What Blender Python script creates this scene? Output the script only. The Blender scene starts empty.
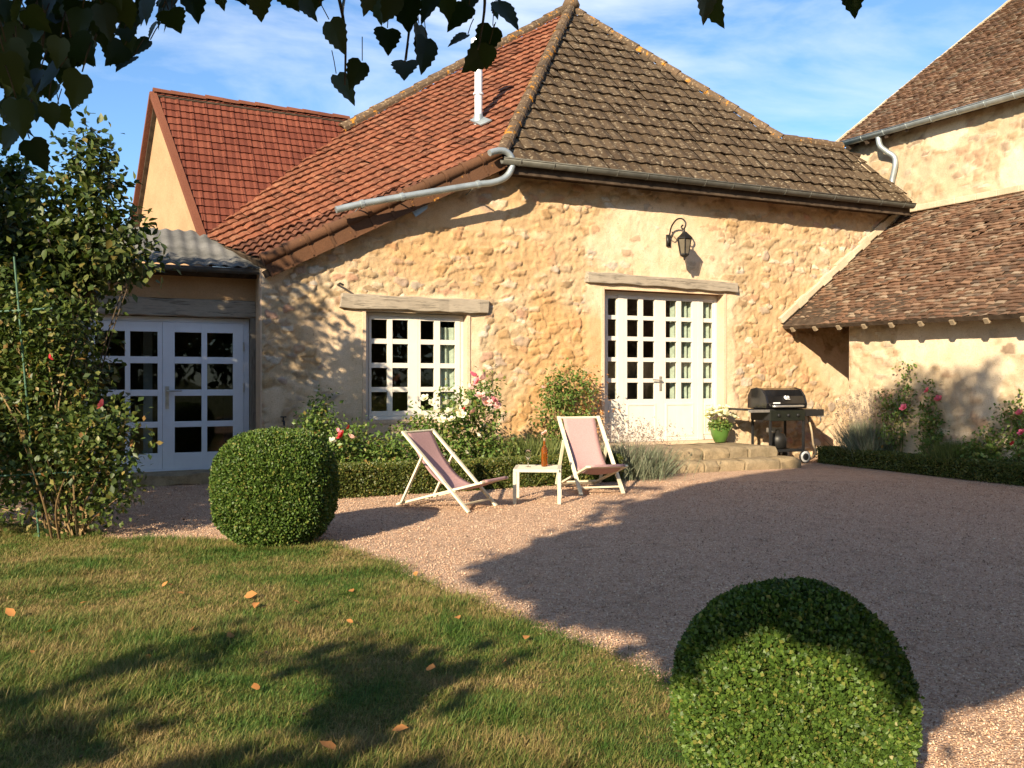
import bpy, bmesh, math, random
import numpy as np
from mathutils import Vector, Matrix
random.seed(7); RNG = np.random.default_rng(7)
scene = bpy.context.scene
COL = scene.collection

# ------------------------------------------------------------------ camera, sky, sun, exposure
EYE, FPX, HORIZON = 1.4, 885.0, 382.0
cam_d = bpy.data.cameras.new('camera'); cam = bpy.data.objects.new('camera', cam_d); COL.objects.link(cam)
cam.location = (0, 0, EYE); cam.rotation_euler = (math.radians(90 - 0.13), 0, 0)
cam_d.sensor_width = 36; cam_d.lens = 36 * FPX / 1024; cam_d.clip_start = 0.05; cam_d.clip_end = 2000
scene.camera = cam

LIGHT = np.array([.6896, 1.4016, -.68]); LIGHT /= np.linalg.norm(LIGHT)
SUN_EL = math.asin(-LIGHT[2]); SUN_AZ = math.atan2(-LIGHT[0], -LIGHT[1])
sd = bpy.data.lights.new('sun', 'SUN'); sd.energy = 5.0; sd.angle = math.radians(0.5); sd.color = (1.0, .835, .60)
so = bpy.data.objects.new('sun', sd); COL.objects.link(so)
so.rotation_euler = Vector(LIGHT).to_track_quat('-Z', 'Y').to_euler()

world = bpy.data.worlds.new('World'); scene.world = world; world.use_nodes = True
wt = world.node_tree; wt.nodes.clear()
def wn(t, **k):
    n = wt.nodes.new(t)
    for a, b in k.items(): setattr(n, a, b)
    return n
sky = wn('ShaderNodeTexSky', sky_type='NISHITA', sun_disc=False, sun_elevation=SUN_EL, sun_rotation=SUN_AZ % (2 * math.pi))
sky.air_density = 1.0; sky.dust_density = 0.6; sky.ozone_density = 2.0
wbg = wn('ShaderNodeBackground'); wout = wn('ShaderNodeOutputWorld')
wtc = wn('ShaderNodeTexCoord'); wmap = wn('ShaderNodeMapping'); wmap.inputs['Scale'].default_value = (1.6, 1.6, 4.6)
wmap.inputs['Rotation'].default_value = (.1, .35, .2); wmap.inputs['Location'].default_value = (.55, .2, .3)
wnz = wn('ShaderNodeTexNoise'); wnz.inputs['Scale'].default_value = 1.5; wnz.inputs['Detail'].default_value = 8; wnz.inputs['Roughness'].default_value = .56
wnz.inputs['Distortion'].default_value = .5
wr = wn('ShaderNodeMapRange'); wr.inputs['From Min'].default_value = .51; wr.inputs['From Max'].default_value = .78; wr.inputs['To Max'].default_value = .85
wmx = wn('ShaderNodeMix', data_type='RGBA'); wmx.inputs['B'].default_value = (5.6, 6.0, 6.6, 1)
L = wt.links.new
L(wtc.outputs['Generated'], wmap.inputs['Vector']); L(wmap.outputs['Vector'], wnz.inputs['Vector']); L(wnz.outputs['Fac'], wr.inputs['Value'])
wtn = wn('ShaderNodeMix', data_type='RGBA', blend_type='MULTIPLY'); wtn.inputs['Factor'].default_value = 1; wtn.inputs['B'].default_value = (.74, .94, 1.12, 1)
L(wr.outputs['Result'], wmx.inputs['Factor']); L(sky.outputs['Color'], wtn.inputs['A']); L(wtn.outputs['Result'], wmx.inputs['A']); L(wmx.outputs['Result'], wbg.inputs['Color'])
L(wbg.outputs['Background'], wout.inputs['Surface']); wbg.inputs['Strength'].default_value = .088
vs = scene.view_settings
vs.view_transform = 'Standard'; vs.look = 'None'; vs.gamma = 1; vs.use_curve_mapping = False; vs.exposure = 1.2
scene.cycles.use_denoising = True
scene.cycles.max_bounces = 8; scene.cycles.transparent_max_bounces = 12

# ------------------------------------------------------------------ frames of reference
TH = math.atan2(.4067, .9136)
E1 = np.array([math.cos(TH), math.sin(TH), 0]); EYV = np.array([-math.sin(TH), math.cos(TH), 0])
C0 = np.array([-3.525, 12.48, 0.0])
def to_loc(P): d = np.asarray(P, float) - C0; return np.array([d @ E1, d @ EYV, d[2]])
def to_world(P): P = np.asarray(P, float); return C0 + P[0] * E1 + P[1] * EYV + np.array([0, 0, P[2]])
CAML = to_loc((0, 0, EYE))
def ray_w(u, v): return np.array([(u - 512) / FPX, 1, (HORIZON - v) / FPX])
def ray_l(u, v): r = ray_w(u, v); return np.array([r @ E1, r @ EYV, r[2]])
def plane_l(u, v, p, n): r = ray_l(u, v); t = ((np.asarray(p) - CAML) @ n) / (r @ n); return CAML + t * r
def wall_pt(u, v, y=0.0): return plane_l(u, v, (0, y, 0), np.array([0, 1., 0]))
def side_pt(u, v, a): return plane_l(u, v, (a, 0, 0), np.array([1., 0, 0]))
def ground_w(u, v, z=0.0): t = (z - EYE) / ((HORIZON - v) / FPX); r = ray_w(u, v); return np.array([r[0] * t, t, z])
def at_depth(u, v, Y): return np.array([0, 0, EYE]) + ray_w(u, v) * Y

# ------------------------------------------------------------------ noise
def _h(ix, iy, s):
    n = (ix * 374761393 + iy * 668265263 + s * 1274126177).astype(np.int64) & 0x7fffffff
    n = ((n ^ (n >> 13)) * 1274126177) & 0x7fffffff
    return ((n ^ (n >> 16)) & 0xffff) / 65535.0
def vnoise(x, y, s=0):
    x = np.asarray(x, float); y = np.asarray(y, float)
    ix = np.floor(x).astype(np.int64); iy = np.floor(y).astype(np.int64); fx = x - ix; fy = y - iy
    fx = fx * fx * (3 - 2 * fx); fy = fy * fy * (3 - 2 * fy)
    a = _h(ix, iy, s); b = _h(ix + 1, iy, s); c = _h(ix, iy + 1, s); d = _h(ix + 1, iy + 1, s)
    return (a * (1 - fx) + b * fx) * (1 - fy) + (c * (1 - fx) + d * fx) * fy
def fbm(x, y, s=0, o=4):
    v = 0; a = .5; t = 0
    for i in range(o): v = v + a * vnoise(x * 2 ** i, y * 2 ** i, s + i * 17); t += a; a *= .5
    return v / t
def sstep(x, a, b): t = np.clip((x - a) / (b - a), 0, 1); return t * t * (3 - 2 * t)

# ------------------------------------------------------------------ objects
def root(name, label, cat, loc, rz=0.0, group=None):
    o = bpy.data.objects.new(name, None); COL.objects.link(o); o.location = tuple(loc); o.rotation_euler = (0, 0, rz)
    o.empty_display_size = .1
    o['label'] = label; o['category'] = cat
    if group: o['group'] = group
    return o
def tag(o, label=None, cat=None, group=None, kind=None):
    if label: o['label'] = label
    if cat: o['category'] = cat
    if group: o['group'] = group
    if kind: o['kind'] = kind
    return o
def link(name, me, mat, parent=None, smooth=False, bev=0, loc=None):
    if mat: me.materials.append(mat)
    if smooth: me.polygons.foreach_set('use_smooth', np.ones(len(me.polygons), bool))
    o = bpy.data.objects.new(name, me); COL.objects.link(o)
    if parent: o.parent = parent
    if loc is not None: o.location = tuple(loc)
    if bev:
        m = o.modifiers.new('bevel', 'BEVEL'); m.width = bev; m.segments = 2; m.limit_method = 'ANGLE'
    return o
def mesh_np(V, F):
    V = np.ascontiguousarray(V, np.float32)
    me = bpy.data.meshes.new('m'); me.vertices.add(len(V)); me.vertices.foreach_set('co', V.ravel())
    Fs = F if isinstance(F, list) else [F]
    Fs = [np.asarray(f, np.int32) for f in Fs if len(f)]
    lv = np.concatenate([f.ravel() for f in Fs]); cnt = np.concatenate([np.full(len(f), f.shape[1], np.int32) for f in Fs])
    st = np.concatenate([[0], np.cumsum(cnt)[:-1]]).astype(np.int32)
    me.loops.add(len(lv)); me.loops.foreach_set('vertex_index', lv)
    me.polygons.add(len(cnt)); me.polygons.foreach_set('loop_start', st); me.polygons.foreach_set('loop_total', cnt)
    me.update(calc_edges=True); me.validate()
    return me

class MB:
    def __init__(s): s.v = []; s.f = []
    def add(s, V, F):
        o = len(s.v); s.v += [tuple(p) for p in V]; s.f += [tuple(i + o for i in f) for f in F]; return s
    def box(s, x0, x1, y0, y1, z0, z1):
        return s.add([(x0,y0,z0),(x1,y0,z0),(x1,y1,z0),(x0,y1,z0),(x0,y0,z1),(x1,y0,z1),(x1,y1,z1),(x0,y1,z1)],
              [(0,3,2,1),(4,5,6,7),(0,1,5,4),(1,2,6,5),(2,3,7,6),(3,0,4,7)])
    def bar(s, p, q, w, h, up=(0,0,1)):
        p = Vector(p); q = Vector(q); d = (q - p).normalized(); u = Vector(up)
        sd_ = d.cross(u)
        if sd_.length < 1e-4: sd_ = d.cross(Vector((1,0,0)))
        sd_.normalize(); u = sd_.cross(d).normalized()
        V = []
        for c in (p, q):
            for a, b in ((-1,-1),(1,-1),(1,1),(-1,1)): V.append(c + sd_ * (a * w / 2) + u * (b * h / 2))
        return s.add(V, [(0,1,2,3),(7,6,5,4),(0,4,5,1),(1,5,6,2),(2,6,7,3),(3,7,4,0)])
    def tube(s, pts, r, n=10, cap=True):
        pts = [Vector(p) for p in pts]; rs = r if isinstance(r, (list, tuple)) else [r] * len(pts)
        V = []; F = []; prev = None
        for i, p in enumerate(pts):
            d = (pts[min(i+1, len(pts)-1)] - pts[max(i-1, 0)]).normalized()
            if prev is None:
                a = d.orthogonal().normalized()
            else:
                a = (prev - d * prev.dot(d)); a = a.normalized() if a.length > 1e-5 else d.orthogonal().normalized()
            prev = a; b = d.cross(a)
            for k in range(n):
                t = 2 * math.pi * k / n; V.append(p + (a * math.cos(t) + b * math.sin(t)) * rs[i])
        for i in range(len(pts) - 1):
            for k in range(n): F.append((i*n+k, i*n+(k+1) % n, (i+1)*n+(k+1) % n, (i+1)*n+k))
        if cap: F.append(tuple(range(n))[::-1]); F.append(tuple((len(pts)-1)*n+k for k in range(n)))
        return s.add(V, F)
    def lathe(s, prof, c=(0,0,0), n=20, axis='z'):
        V = []; F = []
        for r, z in prof:
            for k in range(n):
                t = 2 * math.pi * k / n; x, y = r * math.cos(t), r * math.sin(t)
                V.append((c[0]+x, c[1]+y, c[2]+z) if axis == 'z' else (c[0]+x, c[1]+z, c[2]+y))
        for i in range(len(prof) - 1):
            for k in range(n): F.append((i*n+k, i*n+(k+1) % n, (i+1)*n+(k+1) % n, (i+1)*n+k))
        F.append(tuple(range(n))[::-1]); F.append(tuple((len(prof)-1)*n+k for k in range(n)))
        return s.add(V, F)
    def slab(s, poly, t, d=(0,0,-1)):
        d = Vector(d) * t; n = len(poly); P = [Vector(p) for p in poly]; V = P + [p + d for p in P]
        return s.add(V, [tuple(range(n)), tuple(range(2*n-1, n-1, -1))] + [(i, n+i, n+(i+1) % n, (i+1) % n) for i in range(n)])
    def mesh(s):
        me = bpy.data.meshes.new('m'); me.from_pydata([tuple(v) for v in s.v], [], s.f); me.validate(); me.update()
        bm = bmesh.new(); bm.from_mesh(me); bmesh.ops.recalc_face_normals(bm, faces=bm.faces); bm.to_mesh(me); bm.free()
        return me
    def build(s, name, mat, parent=None, smooth=False, bev=0, loc=None): return link(name, s.mesh(), mat, parent, smooth, bev, loc)
def smooth_angle(o, deg=40):
    me = o.data; me.polygons.foreach_set('use_smooth', np.ones(len(me.polygons), bool))
    me.set_sharp_from_angle(angle=math.radians(deg)); return o
def bez(P, n=16):
    P = [Vector(p) for p in P]; out = []
    m = len(P) - 1
    for i in range(m):
        p0 = P[max(i-1,0)]; p1 = P[i]; p2 = P[i+1]; p3 = P[min(i+2,m)]
        for k in range(n):
            t = k / n
            out.append(.5*((2*p1)+(p2-p0)*t+(2*p0-5*p1+4*p2-p3)*t*t+(3*p1-p0-3*p2+p3)*t**3))
    out.append(P[-1]); return out

# ------------------------------------------------------------------ materials
def lin(r, g, b): return tuple((c/255/12.92 if c/255 <= .04045 else ((c/255+.055)/1.055)**2.4) for c in (r,g,b)) + (1,)
class M:
    def __init__(s, name, rough=.8, spec=.3):
        s.m = bpy.data.materials.new(name); s.m.use_nodes = True; s.t = s.m.node_tree
        s.b = s.t.nodes['Principled BSDF']; s.out = s.t.nodes['Material Output']
        s.b.inputs['Roughness'].default_value = rough; s.b.inputs['Specular IOR Level'].default_value = spec
        s.tc = None
    def n(s, t, **k):
        nd = s.t.nodes.new(t)
        for a, b in k.items(): setattr(nd, a, b)
        return nd
    def l(s, a, b): s.t.links.new(a, b)
    def obj(s):
        if s.tc is None: s.tc = s.n('ShaderNodeTexCoord')
        return s.tc.outputs['Object']
    def geo(s): return s.n('ShaderNodeNewGeometry')
    def noise(s, scale, detail=5, rough=.55, vec=None, stretch=None, dist=0):
        nd = s.n('ShaderNodeTexNoise'); nd.inputs['Scale'].default_value = scale; nd.inputs['Detail'].default_value = detail
        nd.inputs['Roughness'].default_value = rough; nd.inputs['Distortion'].default_value = dist
        v = vec or s.obj()
        if stretch:
            mp = s.n('ShaderNodeMapping'); mp.inputs['Scale'].default_value = stretch; s.l(v, mp.inputs['Vector']); v = mp.outputs['Vector']
        s.l(v, nd.inputs['Vector']); return nd.outputs['Fac']
    def voro(s, scale, feature='F1', vec=None, out='Distance', rand=1.0):
        nd = s.n('ShaderNodeTexVoronoi', feature=feature); nd.inputs['Scale'].default_value = scale; nd.inputs['Randomness'].default_value = rand
        s.l(vec or s.obj(), nd.inputs['Vector']); return nd.outputs[out]
    def rng(s, v, a, b, c=0., d=1.):
        nd = s.n('ShaderNodeMapRange'); s.l(v, nd.inputs['Value'])
        for k, x in zip(('From Min','From Max','To Min','To Max'), (a,b,c,d)): nd.inputs[k].default_value = x
        return nd.outputs['Result']
    def ramp(s, v, stops, interp='LINEAR'):
        nd = s.n('ShaderNodeValToRGB'); cr = nd.color_ramp; cr.interpolation = interp
        while len(cr.elements) < len(stops): cr.elements.new(.5)
        for e, (p, c) in zip(cr.elements, stops): e.position = p; e.color = c if len(c) == 4 else (*c, 1)
        s.l(v, nd.inputs['Fac']); return nd.outputs['Color']
    def mix(s, f, a, b, mode='MIX'):
        nd = s.n('ShaderNodeMix', data_type='RGBA', blend_type=mode)
        for k, x in (('Factor', f), ('A', a), ('B', b)):
            if hasattr(x, 'is_output'): s.l(x, nd.inputs[k])
            elif isinstance(x, (int, float)): nd.inputs[k].default_value = x
            else: nd.inputs[k].default_value = x if len(x) == 4 else (*x, 1)
        return nd.outputs['Result']
    def math(s, op, a, b=0.):
        nd = s.n('ShaderNodeMath', operation=op)
        for i, x in enumerate((a, b)):
            if hasattr(x, 'is_output'): s.l(x, nd.inputs[i])
            else: nd.inputs[i].default_value = x
        return nd.outputs[0]
    def col(s, c):
        if hasattr(c, 'is_output'): s.l(c, s.b.inputs['Base Color'])
        else: s.b.inputs['Base Color'].default_value = c if len(c) == 4 else (*c, 1)
        return s
    def bump(s, h, strength=.5, dist=.01):
        nd = s.n('ShaderNodeBump'); nd.inputs['Strength'].default_value = strength; nd.inputs['Distance'].default_value = dist
        s.l(h, nd.inputs['Height'])
        if s.b.inputs['Normal'].links: s.l(s.b.inputs['Normal'].links[0].from_socket, nd.inputs['Normal'])
        s.l(nd.outputs['Normal'], s.b.inputs['Normal']); return s

def m_plain(name, c, rough=.5, spec=.4, metal=0, var=.12, scale=14, bump=0):
    m = M(name, rough, spec); n = m.noise(scale)
    dark = tuple(x * (1 - 2 * var) for x in c[:3]); lite = tuple(min(1, x * (1 + var)) for x in c[:3])
    m.col(m.ramp(n, [(.3, dark), (.7, lite)])); m.b.inputs['Metallic'].default_value = metal
    if bump: m.bump(m.noise(scale * 6), bump, .004)
    return m.m

def m_wall(name, stones, mortar, plaster_a, plaster_b, stain, tint_col=None):
    m = M(name, .92, .15)
    at = m.n('ShaderNodeAttribute', attribute_name='wallmask'); sp = m.n('ShaderNodeSeparateColor'); m.l(at.outputs['Color'], sp.inputs['Color'])
    st = m.ramp(sp.outputs['Red'], stones)
    n1 = m.noise(9, 6, .65); n2 = m.noise(55, 4, .6); n3 = m.noise(1.1, 4, .6); n4 = m.noise(3.2, 5, .6)
    st = m.mix(m.rng(n1, .35, .7), st, m.mix(.45, st, (.10, .075, .045)))
    c = m.mix(sp.outputs['Green'], st, m.mix(m.rng(n4, .35, .7), mortar, tuple(x * .72 for x in mortar[:3])))
    pl = m.mix(m.rng(n4, .35, .68), plaster_a, plaster_b)
    c = m.mix(sp.outputs['Blue'], c, pl)
    c = m.mix(m.rng(n3, .50, .72, 0, .40), c, stain); c = m.mix(m.math('MULTIPLY', at.outputs['Alpha'], .85), c, m.mix(.72, c, tint_col) if tint_col else c)
    c = m.mix(m.rng(n2, .45, .75, 0, .30), c, (.16, .11, .06))
    c = m.mix(m.rng(m.noise(24, 5, .7), .60, .72, 0, .55), c, (.17,.115,.065)); m.col(c); m.bump(n1, .4, .02); m.bump(n2, .8, .010)
    m.bump(m.noise(190, 3, .6), .35, .003)
    return m.m
W_FRONT = m_wall('rubble_stone_wall',
    [(0, (.34,.235,.135)), (.16, (.47,.335,.19)), (.32, (.62,.51,.36)), (.46, (.36,.255,.165)), (.58, (.50,.29,.20)), (.70, (.36,.325,.28)), (.82, (.72,.65,.53)), (.92, (.42,.31,.19)), (1, (.20,.14,.085))],
    (.52,.39,.24), (.66,.515,.36), (.57,.42,.265), (.52,.34,.18), (.46,.245,.08))
W_BARN = m_wall('barn_stone_wall',
    [(0, (.40,.29,.17)), (.3, (.53,.42,.27)), (.6, (.42,.27,.17)), (.8, (.60,.52,.39)), (1, (.27,.19,.13))],
    (.53,.42,.28), (.66,.55,.40), (.57,.45,.31), (.44,.31,.19))
def m_render(name, c1, c2):
    m = M(name, .93, .1); n = m.noise(1.6, 6, .62); n2 = m.noise(40, 4)
    m.col(m.mix(m.rng(n2, .45, .75, 0, .3), m.ramp(n, [(.3, c1), (.7, c2)]), tuple(x * .5 for x in c1))); m.bump(n2, .4, .006); m.bump(m.noise(6, 5), .4, .02); return m.m
R_ANNEX = m_render('annex_render', (.40,.235,.115), (.50,.32,.175))
R_GABLE = m_render('gable_render', (.33,.205,.115), (.41,.27,.155))
R_JAMB = m_render('jamb_plaster', (.52,.375,.25), (.61,.465,.33))
R_CREAM = m_render('cream_mortar', (.38,.30,.20), (.56,.47,.34))

def m_tile(name, cols, lichen=None, lich_amt=0., speck=None, rough=.85, scale_big=1.2):
    m = M(name, rough, .2); g = m.geo(); rpi = g.outputs['Random Per Island']
    c = m.ramp(rpi, cols)
    n = m.noise(scale_big, 4, .6); n2 = m.noise(16, 5, .65); n3 = m.noise(60, 4, .6)
    c = m.mix(m.rng(n, .35, .7, 0, .5), c, m.mix(.55, c, tuple(x * .45 for x in cols[0][1][:3])))
    c = m.mix(m.rng(n3, .42, .72, 0, .4), c, tuple(x * .4 for x in cols[0][1][:3]))
    if speck: c = m.mix(m.rng(n2, .565, .62, 0, .75), c, speck)
    if lichen: c = m.mix(m.rng(m.noise(5.5, 6, .7), .70 - lich_amt, .74 - lich_amt, 0, .9), c, lichen)
    m.col(c); m.bump(n2, .4, .01); m.bump(n3, .4, .005); return m.m
T_RED = m_tile('red_clay_tile', [(0, (.115,.045,.025)), (.2, (.19,.066,.033)), (.7, (.255,.090,.046)), (.92, (.19,.07,.037)), (1, (.30,.13,.07))], (.32,.17,.05), -.06, (.28,.14,.08))
T_KICK = m_tile('dull_red_tile', [(0, (.095,.040,.024)), (.5, (.13,.052,.030)), (1, (.165,.068,.038))])
T_BACK = m_tile('dark_red_flat_tile', [(0, (.125,.034,.020)), (.5, (.155,.043,.025)), (1, (.185,.056,.032))])
T_BROWN = m_tile('mossy_brown_tile', [(0, (.062,.041,.023)), (.5, (.080,.053,.030)), (1, (.098,.068,.040))], (.36,.16,.03), -.05, (.26,.21,.14))
T_OLD = m_tile('weathered_flat_tile', [(0, (.10,.058,.036)), (.25, (.155,.088,.054)), (.45, (.20,.105,.061)), (.6, (.20,.13,.085)), (.75, (.26,.15,.09)), (.88, (.32,.245,.17)), (1, (.075,.05,.036))], (.34,.26,.18), -.04, None, .85, .8)
T_HIP = m_tile('lichen_ridge_tile', [(0, (.085,.060,.038)), (.5, (.13,.085,.050)), (1, (.11,.075,.048))], (.44,.19,.02), .115, (.34,.25,.15))
T_RIDGE = m_tile('red_ridge_tile', [(0, (.14,.048,.027)), (1, (.20,.075,.042))])
T_VERGE = m_tile('verge_tile', [(0, (.085,.042,.022)), (.5, (.12,.056,.028)), (1, (.10,.050,.028))], (.40,.18,.03), .055)

ZINC = m_plain('zinc', (.36,.40,.40), .45, .5, .55, .12, 6)
ZINC_OLD = m_plain('aged_zinc', (.09,.088,.075), .6, .3, .2, .15, 6)
ZINC_DARK = m_plain('dark_zinc', (.10,.10,.095), .55, .4, .3, .2, 6)
def m_wood(name, c1, c2, rough=.85, stretch=(2,22,22)):
    m = M(name, rough, .2); n = m.noise(1.6, 7, .65, stretch=stretch, dist=.6)
    m.col(m.ramp(n, [(.3, c1), (.52, c2), (.7, tuple(x * .75 for x in c2))])); m.bump(n, .6, .008); return m.m
WOOD_BEAM = m_wood('grey_oak_beam', (.10,.085,.065), (.33,.28,.215))
WOOD_POST = m_wood('grey_oak_post', (.07,.06,.048), (.22,.19,.15), stretch=(22,22,2))
WOOD_DARK = m_plain('dark_eave_board', (.07,.05,.035), .9, .1, 0, .25, 8)
WOOD_CHAIR = m_wood('painted_cream_wood', (.50,.45,.31), (.66,.60,.44), .6, (3,3,3))
def m_paint(name, c):
    m = M(name, .42, .4); n = m.noise(5, 5, .6); n2 = m.noise(38, 4, .7)
    m.col(m.mix(m.rng(n2, .60, .75, 0, .22), m.ramp(n, [(.3, tuple(x * .93 for x in c)), (.7, c)]), tuple(x * .6 for x in c))); m.bump(m.noise(70, 3), .12, .003); return m.m
PAINT = m_paint('white_paint', (.63,.59,.52))
PAINT_COOL = m_paint('cool_white_paint', (.72,.74,.78))
def m_glass():
    m = M('window_glass'); t = m.t; t.nodes.remove(m.b)
    tr = m.n('ShaderNodeBsdfTransparent'); tr.inputs['Color'].default_value = (.86,.89,.87,1)
    gl = m.n('ShaderNodeBsdfGlossy'); gl.inputs['Roughness'].default_value = .012
    nz = m.noise(1.7, 2); bp = m.n('ShaderNodeBump'); bp.inputs['Strength'].default_value = .12; bp.inputs['Distance'].default_value = .02
    m.l(nz, bp.inputs['Height']); m.l(bp.outputs['Normal'], gl.inputs['Normal'])
    fr = m.n('ShaderNodeFresnel'); fr.inputs['IOR'].default_value = 1.5
    mx = m.n('ShaderNodeMixShader'); gb = m.geo(); m.l(m.math('MULTIPLY', m.math('MULTIPLY', fr.outputs[0], 1.25), m.math('SUBTRACT', 1.0, gb.outputs['Backfacing'])), mx.inputs[0]); m.l(tr.outputs[0], mx.inputs[1]); m.l(gl.outputs[0], mx.inputs[2]); m.l(mx.outputs[0], m.out.inputs['Surface'])
    return m.m
GLASS = m_glass()
ROOM = m_plain('room_wall', (.36,.28,.20), .9, .1)
CURTAIN = m_plain('pale_curtain', (.50,.53,.45), .9, .1)
IRON = m_plain('black_iron', (.022,.021,.02), .45, .4, .4)
BLACK_ENAMEL = m_plain('black_enamel', (.010,.010,.011), .16, .6, 0, .2, 5)
BLACK_PLASTIC = m_plain('black_plastic', (.016,.016,.017), .45, .4)
STEEL = m_plain('brushed_steel', (.62,.60,.57), .3, .5, .8)
WHITE_MARK = m_plain('white_mark', (.75,.75,.75), .5)
LAMP_GLASS = m_plain('smoky_lamp_glass', (.13,.11,.08), .12, .6)
CORRUGATED = m_render('fibre_cement', (.07,.07,.065), (.19,.185,.175))
FABRIC = m_plain('dusty_pink_canvas', (.40,.245,.235), .9, .1, 0, .06, 60, .3)
POT = m_plain('lime_glazed_pot', (.07,.145,.028), .22, .5, 0, .08, 6)
SOIL = m_plain('soil', (.09,.06,.04), .95, .1, 0, .3, 20, .5)
def m_step():
    m = M('step_stone', .92, .15); g = m.geo(); n = m.noise(6, 6, .65); n2 = m.noise(45, 4, .6)
    c = m.ramp(g.outputs['Random Per Island'], [(0, (.26,.195,.115)), (.5, (.36,.275,.17)), (1, (.23,.18,.115))])
    c = m.mix(m.rng(n, .42, .66, 0, .75), c, (.15,.12,.075)); c = m.mix(m.rng(n2, .45, .75, 0, .4), c, (.13,.10,.06))
    m.col(c); m.bump(n, .6, .03); m.bump(n2, .5, .008); return m.m
STEP = m_step()

def m_leaf(name, cols, trans=.25, rough=.5, clump=1.5, spec=.35):
    m = M(name, rough, spec); g = m.geo()
    c = m.ramp(g.outputs['Random Per Island'], cols)
    n = m.noise(clump, 3); c = m.mix(m.rng(n, .35, .7, 0, .45), c, m.mix(.6, c, cols[0][1]))
    m.col(c)
    tl = m.n('ShaderNodeBsdfTranslucent'); m.l(m.mix(1., c, (1.0,1.1,.45), 'MULTIPLY'), tl.inputs['Color'])
    mx = m.n('ShaderNodeMixShader'); mx.inputs[0].default_value = trans
    m.l(m.b.outputs[0], mx.inputs[1]); m.l(tl.outputs[0], mx.inputs[2]); m.l(mx.outputs[0], m.out.inputs['Surface']); return m.m
LEAF_LINDEN = m_leaf('linden_leaf', [(0, (.025,.048,.010)), (.6, (.045,.075,.015)), (1, (.075,.10,.02))], .32)
LEAF_BOX = m_leaf('box_leaf', [(0, (.028,.056,.009)), (.5, (.066,.122,.018)), (.85, (.110,.170,.027)), (1, (.21,.19,.05))], .18, .5, 4.)
LEAF_HEDGE = m_leaf('hedge_leaf', [(0, (.04,.06,.012)), (.5, (.075,.10,.02)), (.85, (.13,.14,.03)), (1, (.24,.18,.05))], .18, .45, 3.)
LEAF_ROSE = m_leaf('rose_leaf', [(0, (.06,.115,.02)), (.6, (.12,.19,.04)), (.92, (.21,.24,.06)), (1, (.28,.16,.05))], .25, .45, 2.)
LEAF_CLIMB = m_leaf('climbing_rose_leaf', [(0, (.032,.055,.012)), (.55, (.075,.115,.025)), (.85, (.15,.17,.042)), (.95, (.25,.19,.055)), (1, (.22,.10,.035))], .28, .45, 2.)
LEAF_HAZEL = m_leaf('hazel_leaf', [(0, (.03,.052,.012)), (.6, (.075,.11,.026)), (.9, (.12,.13,.035)), (1, (.22,.15,.04))], .25, .5, 2.)
LEAF_LAV = m_leaf('lavender_leaf', [(0, (.09,.11,.065)), (.6, (.17,.20,.125)), (1, (.30,.31,.22))], .1, .8, 3.)
LEAF_ROSEMARY = m_leaf('rosemary_leaf', [(0, (.06,.085,.02)), (.6, (.12,.15,.035)), (1, (.2,.21,.07))], .2, .6, 3.)
LEAF_DRY = m_leaf('dry_leaf', [(0, (.28,.11,.03)), (.5, (.42,.17,.05)), (1, (.52,.30,.09))], .15, .7)
GRASS = m_leaf('grass_blade', [(0, (.05,.085,.012)), (.4, (.085,.12,.02)), (.62, (.16,.15,.035)), (.8, (.27,.20,.065)), (1, (.36,.25,.10))], .25, .6, 1.)
BARK = m_plain('bark', (.10,.075,.05), .95, .1, 0, .3, 18, .8)
STEM_GREEN = m_plain('green_stem', (.10,.11,.035), .8, .2)
STEM_DRY = m_plain('dry_stem', (.26,.18,.09), .9, .1)
def petal(name, c): 
    return m_leaf(name, [(0, tuple(x * .75 for x in c)), (.6, c), (1, tuple(min(.9, x * 1.15) for x in c))], .3, .6, 9., .2)
P_PINK = petal('pink_petal', (.70,.27,.32)); P_PALE = petal('pale_pink_petal', (.78,.50,.48)); P_WHITE = petal('white_petal', (.80,.76,.62))
P_RED = petal('red_petal', (.50,.035,.045)); P_HOT = petal('bright_pink_petal', (.72,.16,.26))
def m_grav():
    m = M('pink_gravel', .95, .12); v = m.n('ShaderNodeTexVoronoi'); v.inputs['Scale'].default_value = 85; m.l(m.obj(), v.inputs['Vector'])
    sp = m.n('ShaderNodeSeparateColor'); m.l(v.outputs['Color'], sp.inputs['Color'])
    c = m.ramp(sp.outputs['Red'], [(0, (.28,.165,.105)), (.3, (.49,.315,.21)), (.6, (.56,.375,.255)), (.85, (.61,.43,.30)), (1, (.70,.55,.41))])
    c = m.mix(m.rng(m.noise(.5, 5, .6), .35, .7, 0, .4), c, (.36,.245,.175)); c = m.mix(m.rng(m.noise(3.5, 7, .75), .54, .66, 0, .6), c, (.20,.135,.09)); c = m.mix(m.rng(m.noise(11, 5, .7, stretch=(1,1.8,1)), .60, .70, 0, .6), c, (.15,.10,.07))
    m.col(c); m.bump(v.outputs['Distance'], .9, .012); m.bump(m.noise(7, 5), .5, .03); return m.m
GRAVEL = m_grav()
def m_pebble():
    m = M('gravel_chip', .92, .15); g = m.geo()
    m.col(m.ramp(g.outputs['Random Per Island'], [(0, (.22,.135,.09)), (.3, (.48,.305,.205)), (.75, (.58,.395,.27)), (1, (.72,.58,.43))])); return m.m
PEBBLE = m_pebble()
def m_lawn():
    m = M('lawn_soil', .97, .05); n = m.noise(1.3, 6, .62); n2 = m.noise(30, 5, .65)
    c = m.ramp(n, [(.35, (.07,.095,.022)), (.5, (.14,.13,.04)), (.66, (.27,.20,.08))]); c = m.mix(m.rng(n2, .4, .7, 0, .6), c, (.09,.07,.03))
    m.col(c); m.bump(n2, .8, .02); return m.m
LAWN = m_lawn()
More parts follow.
